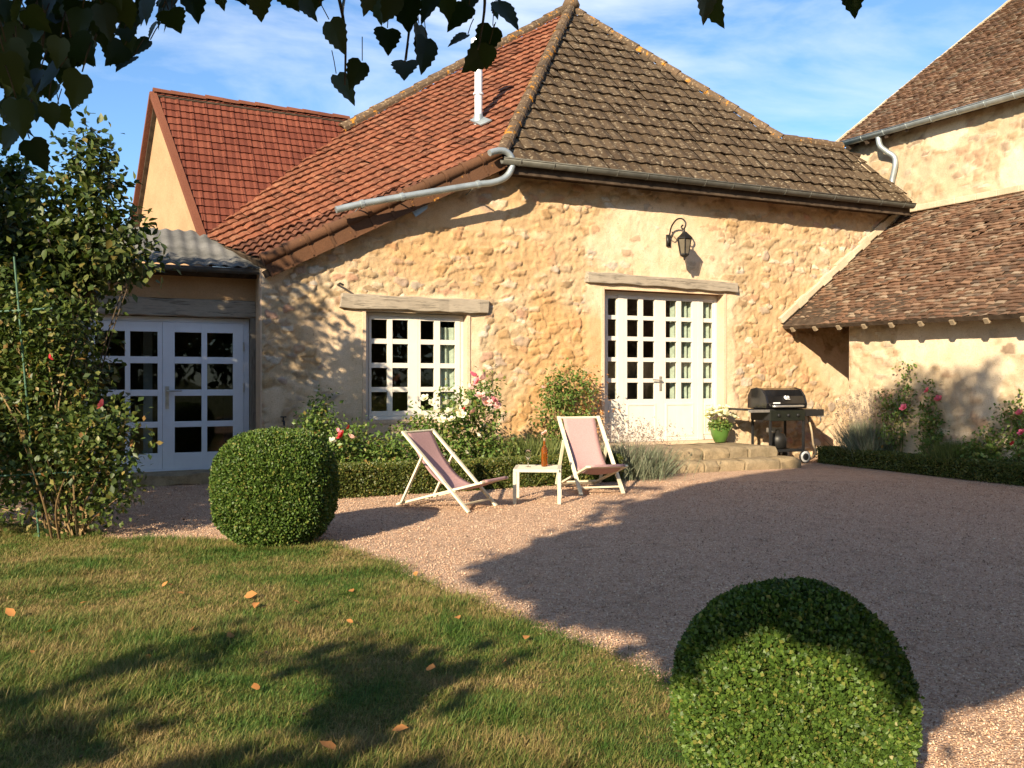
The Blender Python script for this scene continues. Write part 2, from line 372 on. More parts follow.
GROUND = m_plain('meadow_ground', (.08,.09,.03), .97, .05, 0, .2, 2)

# ------------------------------------------------------------------ rubble wall as a real relief
def rubble(name, mat, parent, place, s0, s1, z0, z1, openings=(), top=None, step=.032, cell=(.25,.15), relief=.035, plaster_fn=None, seed=1, p_amt=.5, hide=.45, tint=None):
    """place(S, D, Z) -> local coordinates, D = distance out of the wall face"""
    xs = set(np.linspace(s0, s1, int((s1-s0)/step)+1).round(4)); zs = set(np.linspace(z0, z1, int((z1-z0)/step)+1).round(4))
    for (a, b, c, d) in openings: xs |= {round(a,4), round(b,4)}; zs |= {round(c,4), round(d,4)}
    xs = np.array(sorted(xs)); zs = np.array(sorted(zs))
    S, Z = np.meshgrid(xs, zs, indexing='ij')
    if top is not None: Z = np.minimum(Z, top(S))
    wx = S + .10*(fbm(S*2.2, Z*2.2, seed)-.5) + .05*(fbm(S*9, Z*9, seed+3)-.5); wz = Z + .09*(fbm(S*2.2, Z*2.2, seed+5)-.5) + .05*(fbm(S*9, Z*9, seed+7)-.5)
    cs = 1 + .6*(fbm(S*.8, Z*.8, seed+9)-.5)
    X = wx/cell[0]; Y = wz/cell[1]; ix = np.floor(X).astype(np.int64); iy = np.floor(Y).astype(np.int64)
    f1 = np.full(S.shape, 9.); f2 = np.full(S.shape, 9.); idr = np.zeros(S.shape); idh = np.zeros(S.shape)
    for dx in (-1,0,1):
        for dy in (-1,0,1):
            cx = ix+dx; cy = iy+dy
            px_ = cx+.5+.85*(_h(cx,cy,seed+11)-.5)+.25*(cy % 2); py_ = cy+.5+.7*(_h(cx,cy,seed+12)-.5)
            d = np.sqrt((X-px_)**2+(Y-py_)**2) / (.5+1.0*_h(cx,cy,seed+13))
            near = d < f1
            f2 = np.where(near, f1, np.minimum(f2, d)); idr = np.where(near, _h(cx,cy,seed+14), idr); idh = np.where(near, _h(cx,cy,seed+15), idh); f1 = np.where(near, d, f1)
    edge = f2-f1; stone = sstep(edge+.22*(fbm(S*18, Z*18, seed+44)-.5), .06, .17)
    rough = fbm(S*14, Z*14, seed+20)-.5; rough2 = fbm(S*3, Z*3, seed+23)-.5
    pn = fbm(S*.75, Z*1.0, seed+30, 5) + .22*(fbm(S*5, Z*5, seed+31)-.5)
    pl = sstep(pn, p_amt+.02, p_amt+.10)
    if plaster_fn is not None: pl = np.maximum(pl, plaster_fn(S, Z))
    pl = pl*(1-.75*sstep(idh, .80, .86)*sstep(stone, .5, .9)*(pl < .98))
    hid = (sstep(idh-(.30*tint(S, Z)*(Z > 2.4) if tint is not None else 0)+.35*(fbm(S*.9, Z*.9, seed+41)-.5), hide+.06, hide-.06))
    stone = stone*(1-hid*.85)
    D = stone*relief*(.45+.8*idh) + rough*.034*(1-.35*stone) + rough2*.028 + .020*(fbm(S*27, Z*27, seed+52)-.5)
    D = D*(1-pl) + pl*(.85*relief + rough2*.02 + rough*.012)
    D[0,:] = D[-1,:] = np.minimum(D[0,:].min(), 0); 
    P = place(S.ravel(), D.ravel(), Z.ravel())
    n, m = S.shape; I = np.arange(n*m).reshape(n, m)
    Q = np.stack([I[:-1,:-1], I[1:,:-1], I[1:,1:], I[:-1,1:]], -1).reshape(-1,4)
    sc = (xs[:-1]+xs[1:])/2; zc = (zs[:-1]+zs[1:])/2; SC, ZC = np.meshgrid(sc, zc, indexing='ij')
    keep = np.ones(SC.shape, bool)
    for (a, b, c, d) in openings: keep &= ~((SC>a)&(SC<b)&(ZC>c)&(ZC<d))
    if top is not None: keep &= (zs[:-1][None,:] < top(SC))
    Q = Q[keep.ravel()]
    me = mesh_np(P, Q)
    at = me.color_attributes.new('wallmask', 'FLOAT_COLOR', 'POINT')
    mortar = np.maximum(1-sstep(edge+.10*rough, .03, .22), hid*.9)
    rgba = np.stack([idr.ravel(), mortar.ravel(), pl.ravel(), (tint(S, Z) if tint is not None else .35*fbm(S*.5, Z*.7, seed+60, 3)).ravel()], -1).astype(np.float32)
    if len(me.vertices) == n*m: at.data.foreach_set('color', rgba.ravel())
    return link(name, me, mat, parent, True)

# ------------------------------------------------------------------ tiles
def tile_template(kind, w, h):
    if kind == 'roll':
        us = np.array([0,.17,.33,.50,.67,.83,1.0])*w; pr = np.array([.0,.007,.019,.026,.019,.007,.0])
    elif kind == 'inter':
        us = np.array([0,.12,.25,.55,.85,1.0])*w; pr = np.array([.012,.014,.0,.010,.0,.012])
    elif kind == 'fine':
        us = np.array([0,.2,.5,.8,1.0])*w; pr = np.array([.0,.004,.011,.004,.0])
    else:
        us = np.array([.02,.5,.98])*w; pr = np.array([0,.003,0])
    lift = {'roll':.036,'inter':.026,'flat':.020,'fine':.034}[kind]
    V = []; F = []; k = len(us)
    for (v, l) in ((h*1.12, 0.), (h*.5, lift*.55), (0, lift)):
        for u, p in zip(us, pr): V.append((u, v + (-.15*p if v == 0 else 0), p+l))
    for u, p in zip(us, pr): V.append((u, .004, p+lift-.024))
    for r in range(3):
        for c in range(k-1): F.append((r*k+c, (r+1)*k+c, (r+1)*k+c+1, r*k+c+1))
    if kind == 'flat':
        F.append((0, k, 2*k, 3*k)[:4]); F.append((k-1, 4*k-1, 3*k-1, 2*k-1))
    return np.array(V), F
def tiles(O, u, v, polys, kind, w, h, jit=.004, sag=.0, seed=0):
    """polys: convex polygons (3-D points); clipped courses of single tiles"""
    O = np.asarray(O, float); u = np.asarray(u, float); u = u/np.linalg.norm(u); v = np.asarray(v, float); v = v - u*(v@u); v = v/np.linalg.norm(v); n = np.cross(u, v)
    if n[2] < 0: n = -n
    T, F = tile_template(kind, w, h); rg = np.random.default_rng(seed); AV = []; AF = []; off = 0
    for poly in polys:
        Q = np.array([[(np.asarray(p)-O)@u, (np.asarray(p)-O)@v] for p in poly])
        u0, v0 = Q.min(0); u1, v1 = Q.max(0)
        j0 = math.floor(v0/h)-1; j1 = math.ceil(v1/h)+1; i0 = math.floor(u0/w)-1; i1 = math.ceil(u1/w)+1
        jj, ii = np.meshgrid(np.arange(j0, j1), np.arange(i0, i1), indexing='ij'); jj = jj.ravel(); ii = ii.ravel()
        a = 2*math.pi; c = Q.mean(0)
        ctr = np.stack([(ii+.5)*w, (jj+.5)*h], -1)
        ok = np.ones(len(ctr), bool); area = 0
        for k in range(len(Q)): area += Q[k][0]*Q[(k+1) % len(Q)][1]-Q[(k+1) % len(Q)][0]*Q[k][1]
        sg = 1 if area > 0 else -1; edges = []
        for k in range(len(Q)):
            p = Q[k]; q = Q[(k+1) % len(Q)]; d = q-p; nn = np.array([d[1], -d[0]])*sg/np.linalg.norm(d); edges.append((p, nn))
            ok &= ((ctr-p)@nn) < (w+h)*.62
        ctr = ctr[ok]; jj = jj[ok]; N = len(ctr)
        stag = (jj % 2)*(.5*w if kind == 'flat' else 0)
        org = np.stack([ctr[:,0]-w/2+stag+rg.normal(0, jit, N), ctr[:,1]-h/2+rg.normal(0, jit*1.3, N)+.012*np.sin(ctr[:,0]*1.1+jj)*(kind == 'flat')], -1)
        lift = rg.normal(0, jit*.8, N) + sag*(fbm(ctr[:,0]*.35, ctr[:,1]*.35, 5+seed)-.5)
        tilt = rg.normal(0, jit*2.2, N)
        P = np.empty((N, len(T), 3))
        P[:,:,0] = org[:,0,None]+T[None,:,0]; P[:,:,1] = org[:,1,None]+T[None,:,1]; P[:,:,2] = T[None,:,2]+lift[:,None]+tilt[:,None]*(T[None,:,0]/w-.5)
        W = O + P[:,:,0,None]*u + P[:,:,1,None]*v + P[:,:,2,None]*n
        me = mesh_np(W.reshape(-1,3), (np.array(F)[None] + (np.arange(N)*len(T))[:,None,None]).reshape(-1,4))
        bm = bmesh.new(); bm.from_mesh(me)
        for p, nn in edges:
            bmesh.ops.bisect_plane(bm, geom=bm.verts[:]+bm.edges[:]+bm.faces[:], plane_co=Vector(O+u*p[0]+v*p[1]), plane_no=Vector(u*nn[0]+v*nn[1]), clear_outer=True)
        bm.verts.index_update()
        AV += [tuple(x.co) for x in bm.verts]; AF += [tuple(x.index+off for x in f.verts) for f in bm.faces]; off = len(AV); bm.free(); bpy.data.meshes.remove(me)
    me = bpy.data.meshes.new('m'); me.from_pydata(AV, [], AF); me.update(); return me
def ridge_run(p, q, r=.11, ln=.36, up=(0,0,1), seed=0, seg=7, wide=1.0):
    """overlapping half round tiles along a line"""
    rg = random.Random(seed); p = Vector(p); q = Vector(q); d = (q-p); Lg = d.length; d.normalize(); sd_ = d.cross(Vector(up)).normalized(); u = sd_.cross(d)
    b = MB(); n = max(1, int(Lg/ln))
    for i in range(n):
        a0 = p + d*(Lg*i/n - .03); a1 = p + d*(Lg*(i+1)/n)
        jr = rg.uniform(-.008,.008); V = []; F = []
        for c, rr in ((a0, r*1.12), (a1, r*.95)):
            for k in range(seg):
                t = math.pi*(k/(seg-1)); V.append(c + sd_*(math.cos(t)*rr*wide) + u*(math.sin(t)*rr+jr-.02))
        for c, rr in ((a0, r*.9), (a1, r*.8)):
            for k in range(seg):
                t = math.pi*(k/(seg-1)); V.append(c + sd_*(math.cos(t)*rr*wide) + u*(math.sin(t)*rr+jr-.03))
        for k in range(seg-1):
            F += [(k,k+1,seg+k+1,seg+k), (2*seg+k,2*seg+k+1,k+1,k), (seg+k,seg+k+1,3*seg+k+1,3*seg+k)]
        b.add(V, F)
    return b

# ------------------------------------------------------------------ foliage
T_SMALL = (np.array([(0,0,0),(.32,.5,.07),(0,1,-.04),(-.32,.5,.07)]), np.array([(0,1,2),(0,2,3)]))
T_OVAL = (np.array([(0,0,0),(.24,.22,.05),(.30,.55,.07),(0,1,-.06),(-.30,.55,.07),(-.24,.22,.05),(0,.5,0)]),
          np.array([(0,1,6),(1,2,6),(2,3,6),(3,4,6),(4,5,6),(5,0,6)]))
def _heart():
    pr = [(.0,.06),(.16,-.02),(.34,.06),(.44,.20),(.41,.27),(.45,.36),(.36,.44),(.38,.54),(.27,.62),(.28,.73),(.15,.82),(.10,.93),(.0,1.08)]
    R = [(x, y, .12*abs(x)-.10*y*y) for x, y in pr]; Lf = [(-x*.94, y+.015, z) for x, y, z in R[1:-1]][::-1]
    mid = [(0,.35,-.02)]
    V = R+Lf+mid; k = len(R)+len(Lf)
    return np.array(V, float), np.array([(i, (i+1) % k, k) for i in range(k)])
T_HEART = _heart()
BLADE = (np.array([(-.5,0,0),(.5,0,0),(-.36,.5,.10),(.36,.5,.10),(0,1,.38)]), None)
def unit(a): return a/np.maximum(np.linalg.norm(a, axis=-1, keepdims=True), 1e-9)
def leaf_arr(P, A, Nn, size, tpl, rg=RNG, aspect=1.0):
    """P base points, A leaf axis, Nn approximate normal"""
    A = unit(A); X = unit(np.cross(A, Nn)); Z = np.cross(X, A); V, F = tpl
    s = np.asarray(size)[:,None,None]
    W = P[:,None,:] + s*(V[None,:,0,None]*aspect*X[:,None,:] + V[None,:,1,None]*A[:,None,:] + V[None,:,2,None]*Z[:,None,:])
    FF = (F[None] + (np.arange(len(P))*len(V))[:,None,None]).reshape(-1, F.shape[1])
    return W.reshape(-1,3), FF
def rdir(n, rg): return unit(rg.normal(size=(n,3)))
def in_ball(n, rg): d = rdir(n, rg); return d*(rg.random(n)**(1/3))[:,None]
def clump_leaves(centers, per, spread, size, tpl, rg, droop=.25, aspect=1.0):
    N = len(centers)*per; c = np.repeat(centers, per, 0); off = rg.normal(size=(N,3))*spread
    P = c+off; A = rdir(N, rg)+unit(off)*.8+np.array([0,0,-droop]); Nn = rdir(N, rg)*.8+np.array([0,0,1.])+unit(off)*.5
    return leaf_arr(P, A, Nn, size*rg.uniform(.6,1.25,N), tpl, rg, aspect)
def rose_flower(r, rg):
    b = MB()
    for ring, (n, rad, tilt, ln) in enumerate(((3,.10,.15,.55),(4,.22,.5,.75),(5,.34,.95,.9))):
        for k in range(n):
            t = 2*math.pi*(k+.4*ring)/n+rg.random()*.3; o = Vector((math.cos(t),math.sin(t),0)); s_ = Vector((-math.sin(t),math.cos(t),0))
            base = o*(rad*.4*r); up = Vector((0,0,1)); d = (up*math.cos(tilt)+o*math.sin(tilt)); w = r*.55
            p0 = base; p1 = base+d*(ln*r*.6); p2 = base+d*(ln*r)+o*(.12*r)
            b.add([p0-s_*w*.3, p0+s_*w*.3, p1+s_*w*.8, p2+s_*w*.45+up*.02*r, p2-s_*w*.45, p1-s_*w*.8], [(0,1,2,5),(5,2,3,4)])
    return b
def flower_part(parent, loc, r, mat, rg, tilt=None, name='flower'):
    o = rose_flower(r, rg).build(name, mat, parent, loc=loc)
    t = tilt if tilt is not None else (rg.uniform(.4,1.2), rg.uniform(-.5,.5), 0)
    o.rotation_euler = (t[0], t[1], rg.uniform(0,6)); return o
def shrub(name, label, cat, loc, blobs, mat, leaf=.05, per=26, n=120, spread=.07, stems=9, seed=1, group=None, tpl=T_SMALL, stem_mat=None, fill=.5, h0=0.):
    """blobs: (centre, radii) relative to loc"""
    rg = np.random.default_rng(seed); r = root(name, label, cat, loc, 0, group)
    vol = np.array([b[1][0]*b[1][1]*b[1][2] for b in blobs]); cnt = np.maximum(3, (n*vol**.7/np.sum(vol**.7)).astype(int)); C = []
    for (c, rad), k in zip(blobs, cnt):
        d = rdir(k, rg); q = rg.random(k)**(fill); C.append(np.array(c)+d*q[:,None]*np.array(rad))
    C = np.concatenate(C); C = C[C[:,2] > .04+h0]
    V, F = clump_leaves(C, per, spread, leaf, tpl, rg)
    V[:,2] = np.maximum(V[:,2], .01)
    link('foliage', mesh_np(V, F), mat, r)
    sb = MB()
    for k in rg.choice(len(C), min(stems, len(C)), replace=False):
        e = C[k]; b0 = np.array([rg.normal()*.05, rg.normal()*.05, -.03]); m = (b0+e)/2+np.array([rg.normal()*.05, rg.normal()*.05, .1*e[2]])
        sb.tube(bez([b0, m, e], 6), [.011-.0006*i for i in range(13)], 5)
    sb.build('stems', stem_mat or STEM_DRY, r)
    return r, C

# ================================================================== SETTING
gp = bpy.data.meshes.new('m'); gp.from_pydata([(-400,-400,-.012),(400,-400,-.012),(400,400,-.012),(-400,400,-.012)], [], [(0,1,2,3)])
tag(link('ground', gp, GROUND), kind='structure')
def sheet(name, poly, z, mat, res=.25, amp=.0):
    me = bpy.data.meshes.new('m'); me.from_pydata([(x, y, z) for x, y in poly], [], [tuple(range(len(poly)))]); return tag(link(name, me, mat), kind='structure')
EDGE = [(-9.0, 9.6), (-5.0, 8.75), (-3.6, 7.95), (-2.67, 7.8), (-1.9, 7.75), (-1.45, 7.46), (-.85, 6.6), (-.2, 5.56), (.265, 4.9), (.52, 4.5), (.76, 4.02), (1.1, 3.4), (1.5, 2.4), (1.8, 1), (2.0, -6)]
EDGE = [(p[0], p[1]) for p in bez([(x, y, 0) for x, y in EDGE], 6)]
EDGE = [(x + .07*(float(vnoise(x*5, y*5, 3))-.5), y + .10*(float(vnoise(x*5, y*5, 9))-.5)) for x, y in EDGE]
sheet('gravel_court', [(-12, 8.5), (-12, -8), (16, -8), (16, 22), (-12, 22)], -.006, GRAVEL)
sheet('lawn', EDGE + [(-12, -6), (-12, 9.6)], 0.0, LAWN)
def in_poly(x, y, poly):
    poly = np.asarray(poly); c = np.zeros(np.shape(x), bool); n = len(poly); j = n-1
    for i in range(n):
        xi, yi = poly[i]; xj, yj = poly[j]
        with np.errstate(divide='ignore', invalid='ignore'):
            c ^= ((yi > y) != (yj > y)) & (x < (xj-xi)*(y-yi)/(yj-yi+1e-12)+xi)
        j = i
    return c
LAWN_POLY = EDGE + [(-12, -6), (-12, 9.6)]

# ================================================================== FARMHOUSE
def house_root(name, label, cat, group=None): return root(name, label, cat, C0, TH, group)
def rebase(r, base):
    r.location = tuple(to_world(base))
    for ch in r.children: ch.location = (ch.location[0]-base[0], ch.location[1]-base[1], ch.location[2]-base[2])
farm = house_root('farmhouse', 'golden rubble stone farmhouse with a red and brown hipped tile roof and white french doors', 'house')
A = wall_pt(265, 262, -.15); T = wall_pt(500, 155, -.3); EL = wall_pt(503, 160, -.4); ER = np.array([12.0, -.4, EL[2]+.02])
tp = math.tan(math.radians(46)); N3 = np.array([0, -tp, 1]); P = plane_l(570, 10, EL, N3)
NR = np.cross(T-A, P-A); NR /= np.linalg.norm(NR)
if NR[2] < 0: NR = -NR
R2 = plane_l(343, 131, A, NR); B = plane_l(205, 238, A, NR)
Q1 = plane_l(780, 140, EL, N3); Q2 = plane_l(836, 148, EL, N3); Q3 = np.array([12.3, -.4+.0, 0]); Q3 = plane_l(902, 199, EL, N3)
vs_ = (T[2]-A[2])/(T[0]-A[0])
def farm_top(s): return np.where(s < T[0], A[2]-.10+vs_*(s-A[0]), EL[2]-.02)
WIN = (float(wall_pt(366, 360, -.034)[0]), 3.085, .83, 2.44); DOOR = (float(wall_pt(604.5, 360, -.034)[0]), 7.959, .30, 2.945)
def plast_front(S, Z):
    n = (fbm(S*3, Z*3, 77)-.5)*.34
    def near(o, m):
        dx = np.maximum(np.maximum(o[0]-S, S-o[1]), 0); dz = np.maximum(np.maximum(o[2]-Z, Z-o[3]-.0), 0); return 1-sstep(np.sqrt(dx*dx+dz*dz)+n, m*.7, m)
    lampz = 1-sstep(np.sqrt(((S-6.7)/1.5)**2+((Z-3.75)/.8)**2)+n, .8, 1.1)
    base = 1-sstep(Z+n*1.2, .35, .7); base = base*(S < 5.5)
    return np.maximum.reduce([near(WIN, .30), near(DOOR, .34), lampz*.95, base*.9])
def tint_front(S, Z):
    n = fbm(S*1.5, Z*1.5, 91)-.5
    def blob(cx, cz, rx, rz, k): return k*(1-sstep(np.sqrt(((S-cx)/rx)**2+((Z-cz)/rz)**2)+n*1.2, .45, 1.1))
    return np.clip(np.maximum.reduce([blob(4.95, 1.0, 1.35, 2.1, 1.25), blob(2.6, 3.5, 2.6, .9, .75), blob(9.3, 2.2, 1.2, 1.9, .6), blob(4.3, 4.3, 1.2, .9, .6), blob(8.6, 4.4, 2.4, .5, .5), blob(1.0, .3, 1.5, .7, .6)])+n*.35, 0, 1)
rubble('wall', W_FRONT, farm, lambda s, d, z: np.stack([s, -d, z], -1), 0, 12.32, 0, 4.8, [WIN, DOOR], farm_top, .021, (.195,.110), .021, plast_front, 3, .525, .42, tint_front)
MB().box(-.02, .28, .012, .9, 0, 3.0).box(.0, .3, .9, 6, 0, 3.2).build('side_wall', R_JAMB, farm)
def room(parent, x0, x1, y0, y1, z0, z1, o, name='room'):
    b = MB(); V = [(x0,y0,z0),(x1,y0,z0),(x1,y1,z0),(x0,y1,z0),(x0,y0,z1),(x1,y0,z1),(x1,y1,z1),(x0,y1,z1)]
    b.add(V, [(0,1,2,3),(4,5,6,7),(1,2,6,5),(2,3,7,6),(3,0,4,7)])
    a, c, d, e = o
    b.add([(x0,y0,z0),(a,y0,z0),(a,y0,z1),(x0,y0,z1)], [(0,1,2,3)]); b.add([(c,y0,z0),(x1,y0,z0),(x1,y0,z1),(c,y0,z1)], [(0,1,2,3)])
    b.add([(a,y0,z0),(c,y0,z0),(c,y0,d),(a,y0,d)], [(0,1,2,3)]); b.add([(a,y0,e),(c,y0,e),(c,y0,z1),(a,y0,z1)], [(0,1,2,3)])
    return b.build(name, ROOM, parent)
room(farm, .6, 4.3, .30, 4.2, .05, 2.9, WIN); room(farm, 4.4, 9.4, .32, 5.2, .30, 3.1, DOOR)
for (a, b_, c, d), dep, nm in ((WIN, .30, 0), (DOOR, .32, 1)):
    j = MB().box(a-.05, a, -.034, dep, c-(.05 if nm == 0 else 0), d+.02).box(b_, b_+.05, -.034, dep, c-(.05 if nm == 0 else 0), d+.02)
    if nm == 0: j.box(a, b_, -.034, dep, c-.05, c)
    else: j.box(a, b_, -.02, dep, .20, .372)
    j.build('jamb', R_JAMB, farm)
def beam(name, p, q, w, h, parent, mat=WOOD_BEAM, seg=14, jit=.012, seed=0):
    rg = random.Random(seed); p = Vector(p); q = Vector(q); b = MB(); V = []
    for i in range(seg+1):
        c = p.lerp(q, i/seg)
        for sy, sz in ((-1,-1),(-.2,-1.06),(1,-1),(1,1),(-.1,1.06),(-1,1)): V.append((c.x+(rg.uniform(-.03,.03) if i in (0, seg) else 0), c.y+sy*w/2+rg.uniform(-jit,jit), c.z+sz*h/2+rg.uniform(-jit,jit)))
    F = [tuple(range(6)), tuple(seg*6+k for k in range(6))]
    for i in range(seg):
        for k in range(6): F.append((i*6+k, i*6+(k+1) % 6, (i+1)*6+(k+1) % 6, (i+1)*6+k))
    return b.add(V, F).build(name, mat, parent, bev=.012)
l0 = wall_pt(341, 300.5, -.06); l1 = wall_pt(489, 307, -.06)
beam('lintel', (l0[0], .09, l0[2]), (l1[0], .09, l1[2]), .36, .205, farm, seed=1)
l0 = wall_pt(586, 276.5, -.06); l1 = wall_pt(737, 287.5, -.06)
beam('lintel', (l0[0], .10, l0[2]), (l1[0], .10, l1[2]), .38, .17, farm, seed=2)
MB().box(DOOR[0]-.04, DOOR[1]+.16, .035, .31, 2.948, 3.02).build('lintel_board', m_plain('rust_brown_board', (.25,.11,.045), .9, .1, 0, .2, 10), farm)

def sash(b, x0, x1, z0, z1, cols, rows, y, th, panel=None):
    xs = [x0] + [c for p in cols for c in p] + [x1]
    for i in range(0, len(xs), 2): b.box(xs[i], xs[i+1], y, y+th, z0, z1)
    zr = [z0] + [c for r in sorted(rows) for c in r] + [z1]
    for a, c in cols:
        for i in range(0, len(zr), 2):
            t = .003 if 0 < i < len(zr)-2 else .001
            b.box(a, c, y+t, y+th-t, zr[i], zr[i+1])
    if panel:
        a, c, d, e = panel
        b.box(a, c, y-.010, y-.0005, d, d+.035); b.box(a, c, y-.010, y-.0005, e-.035, e); b.box(a, a+.035, y-.0102, y-.0005, d+.035, e-.035); b.box(c-.035, c, y-.0102, y-.0005, d+.035, e-.035)
    return b
def panes(b, cols, rows, y):
    for a, c in cols:
        for d, e in rows: b.box(a-.004, c+.004, y, y+.005, d-.004, e+.004)
    return b
# window
wr_ = [(.961,1.249),(1.324,1.612),(1.688,1.975),(2.051,2.338)]
wf = MB(); y = .115
wf.box(WIN[0]+.002,1.565,y,y+.08,.832,2.438).box(3.02,3.083,y,y+.08,.832,2.438).box(1.565,3.02,y,y+.08,2.39,2.438).box(1.565,3.02,y-.03,y+.08,.832,.885)
window = wf.build('window', PAINT, farm, bev=.004)
for (x0, x1, cols) in ((1.567, 2.333, [(1.605,1.85),(1.93,2.18)]), (2.337, 3.018, [(2.375,2.595),(2.69,2.94)])):
    sash(MB(), x0, x1, .888, 2.387, cols, wr_, y-.012, .055).build('casement', PAINT, window, bev=.003)
for cs in ([(1.605,1.85),(1.93,2.18)], [(2.375,2.595),(2.69,2.94)]): MB().box(cs[0][0]-.004, cs[1][1]+.004, y+.012, y+.017, wr_[0][0]-.004, wr_[3][1]+.004).build('pane', GLASS, window)
def curtain(x0, x1, z0, z1, y, parent, waves, seed=0, name='curtain'):
    n = 60; V = []; rg = random.Random(seed); ph = rg.random()*6
    for i in range(n+1):
        t = i/n; V += [(x0+(x1-x0)*t, y+.035*math.sin(t*waves*6.28+ph)+.012*math.sin(t*waves*17), z0), (x0+(x1-x0)*t+.02*math.sin(t*9), y+.03*math.sin(t*waves*6.28+ph+.3), z1)]
    me = bpy.data.meshes.new('m'); me.from_pydata(V, [], [(2*i,2*i+2,2*i+3,2*i+1) for i in range(n)]); return link(name, me, CURTAIN, parent, True)
curtain(2.62, 3.06, .9, 2.25, .215, window, 4)
# french doors
dr = [(1.105+.3575*k, 1.39+.3575*k) for k in range(5)]
yd = .17
fd = MB(); fd.box(DOOR[0]+.002,5.70,yd,yd+.09,.375,2.943).box(7.90,7.957,yd,yd+.09,.375,2.943).box(5.70,7.90,yd,yd+.09,2.88,2.943).box(5.90,6.02,yd-.008,yd+.09,.375,2.88).box(7.535,7.65,yd-.008,yd+.09,.375,2.88).box(6.02,7.535,yd-.03,yd+.09,.375,.402)
french = fd.build('french_door', PAINT, farm, bev=.004)
for x0, x1, cols in ((5.702,5.898,[(5.715,5.884)]), (7.652,7.898,[(7.662,7.872)])):
    sash(MB(), x0, x1, .377, 2.878, cols, dr, yd+.012, .05, (x0+.03, x1-.03, .47, 1.02)).build('side_light', PAINT, french, bev=.003)
for x0, x1, cols, pn in ((6.022,6.826,[(6.085,6.315),(6.405,6.64)],(6.075,6.66,.45,1.03)), (6.829,7.533,[(6.865,7.095),(7.188,7.42)],(6.86,7.45,.45,1.03))):
    sash(MB(), x0, x1, .404, 2.878, cols, dr, yd-.004, .05, pn).build('door_leaf', PAINT, french, bev=.003)
for p0, p1 in ((5.715,5.884),(7.662,7.872),(6.085,6.64),(6.865,7.42)): MB().box(p0-.004, p1+.004, yd+.03, yd+.035, dr[0][0]-.004, dr[4][1]+.004).build('pane', GLASS, french)
hb = MB(); hb.box(6.725,6.775,yd-.018,yd-.004,1.25,1.50); hb.tube([(6.75,yd-.01,1.43),(6.75,yd-.06,1.43),(6.735,yd-.066,1.432),(6.56,yd-.066,1.44)], .013, 8)
hb.build('handle', STEEL, french)
curtain(7.06, 7.5, .42, 2.85, .30, french, 5, 3); curtain(7.6, 7.95, .42, 2.85, .30, french, 3, 5)

# roof of the farmhouse
deck = MB()
deck.slab([A-NR*.03, T-NR*.03, P-NR*.03, R2-NR*.03, B-NR*.03], .10, -NR)
n3 = N3/np.linalg.norm(N3)
deck.slab([EL-n3*.03, ER-n3*.03, Q3+np.array([.3,0,0])-n3*.03, Q2-n3*.03, Q1-n3*.03, P-n3*.03], .08, -n3)
back = np.array([2.5, 6.0, -5.6]); deck.slab([P-NR*.05, R2-NR*.05, R2+back*.6, P+back], .05); deck.slab([P-n3*.05, Q1-n3*.05, Q1+np.array([.2,5,-4]), P+back], .05)
deck.slab([Q1-n3*.05, Q2+np.array([.7,0,0])-n3*.05, Q2+np.array([.7,4,-3]), Q1+np.array([.2,5,-4])], .05)
roof = deck.build('roof', WOOD_DARK, farm)
u_red = (T-A)/np.linalg.norm(T-A); v_red = np.cross(NR, u_red); v_red *= np.sign(v_red@(P-A))
hr = ((P-A)@v_red)/24.5
A2 = A + u_red*(-.02)
SK = A+(B-A)*.55
link('roof_tiles', tiles(A, u_red, v_red, [[SK, T, P, R2, B]], 'fine', .145, hr, .004, .05, 11), T_RED, roof)
link('roof_tiles', tiles(A, u_red, v_red, [[A, T, SK]], 'roll', .12, hr*.8, .003, .02, 13), T_KICK, roof)
Em = np.array([Q1[0], EL[1], EL[2]+.0])
link('roof_tiles', tiles(EL, (1,0,0), (0, 1, tp), [[EL, Em, Q1, P], [Em, ER, Q3+np.array([.25,0,0]), Q2+np.array([.25,0,0]), Q1]], 'roll', .235, .335, .005, .05, 12), T_BROWN, roof)
ridge_run(T+np.array([.02,-.05,.05]), P+np.array([0,-.05,.06]), .098, .33, tuple(NR+n3), 3).build('hip_tiles', T_HIP, roof)
ridge_run(R2+np.array([0,0,.05]), P+np.array([0,0,.06]), .11, .36, tuple(NR), 4).build('ridge_tiles', T_HIP, roof)
ridge_run(Q1+np.array([0,0,.04]), P+np.array([0,0,.05]), .10, .36, tuple(n3), 5).build('ridge_tiles', T_HIP, roof)
ridge_run(Q2+np.array([.1,0,.03]), Q1+np.array([0,0,.04]), .10, .36, tuple(n3), 6).build('ridge_tiles', T_HIP, roof)
MB().lathe([(.02,-.1),(.16,-.06),(.19,.03),(.15,.12),(.07,.17),(.01,.18)], tuple(P+np.array([0,-.05,.05])), 14).build('finial', T_HIP, roof, True)
# lower kick strip of older tiles next to the verge, and the verge itself
vb = MB(); d = Vector(u_red); nseg = 12; Lv = np.linalg.norm(T-A)
for i in range(nseg):
    p = Vector(A)+d*(Lv*i/nseg-.02); q = Vector(A)+d*(Lv*(i+1)/nseg+.005); k = .004*(i % 3)
    up = Vector((-d.z, 0, d.x))
    vb.bar(p-up*(.10+k)+Vector((0,-.02-k,0)), q-up*(.10-k)+Vector((0,-.02,0)), .034, .23, up)
    vb.tube([p+up*.04+Vector((0,.0,0)), q+up*.035], [.092, .078], 12)
    vb.bar(p-up*.10+Vector((0,-.035,0)), p-up*.10+d*.045+Vector((0,-.035,0)), .035, .25, up)
    vb.tube([p+up*.04+Vector((0,-.002,0)), p+up*.04+d*.05], .102, 12)
    vb.bar(p-up*.205+Vector((0,-.03,0)), q-up*.205+Vector((0,-.03,0)), .045, .03, up)
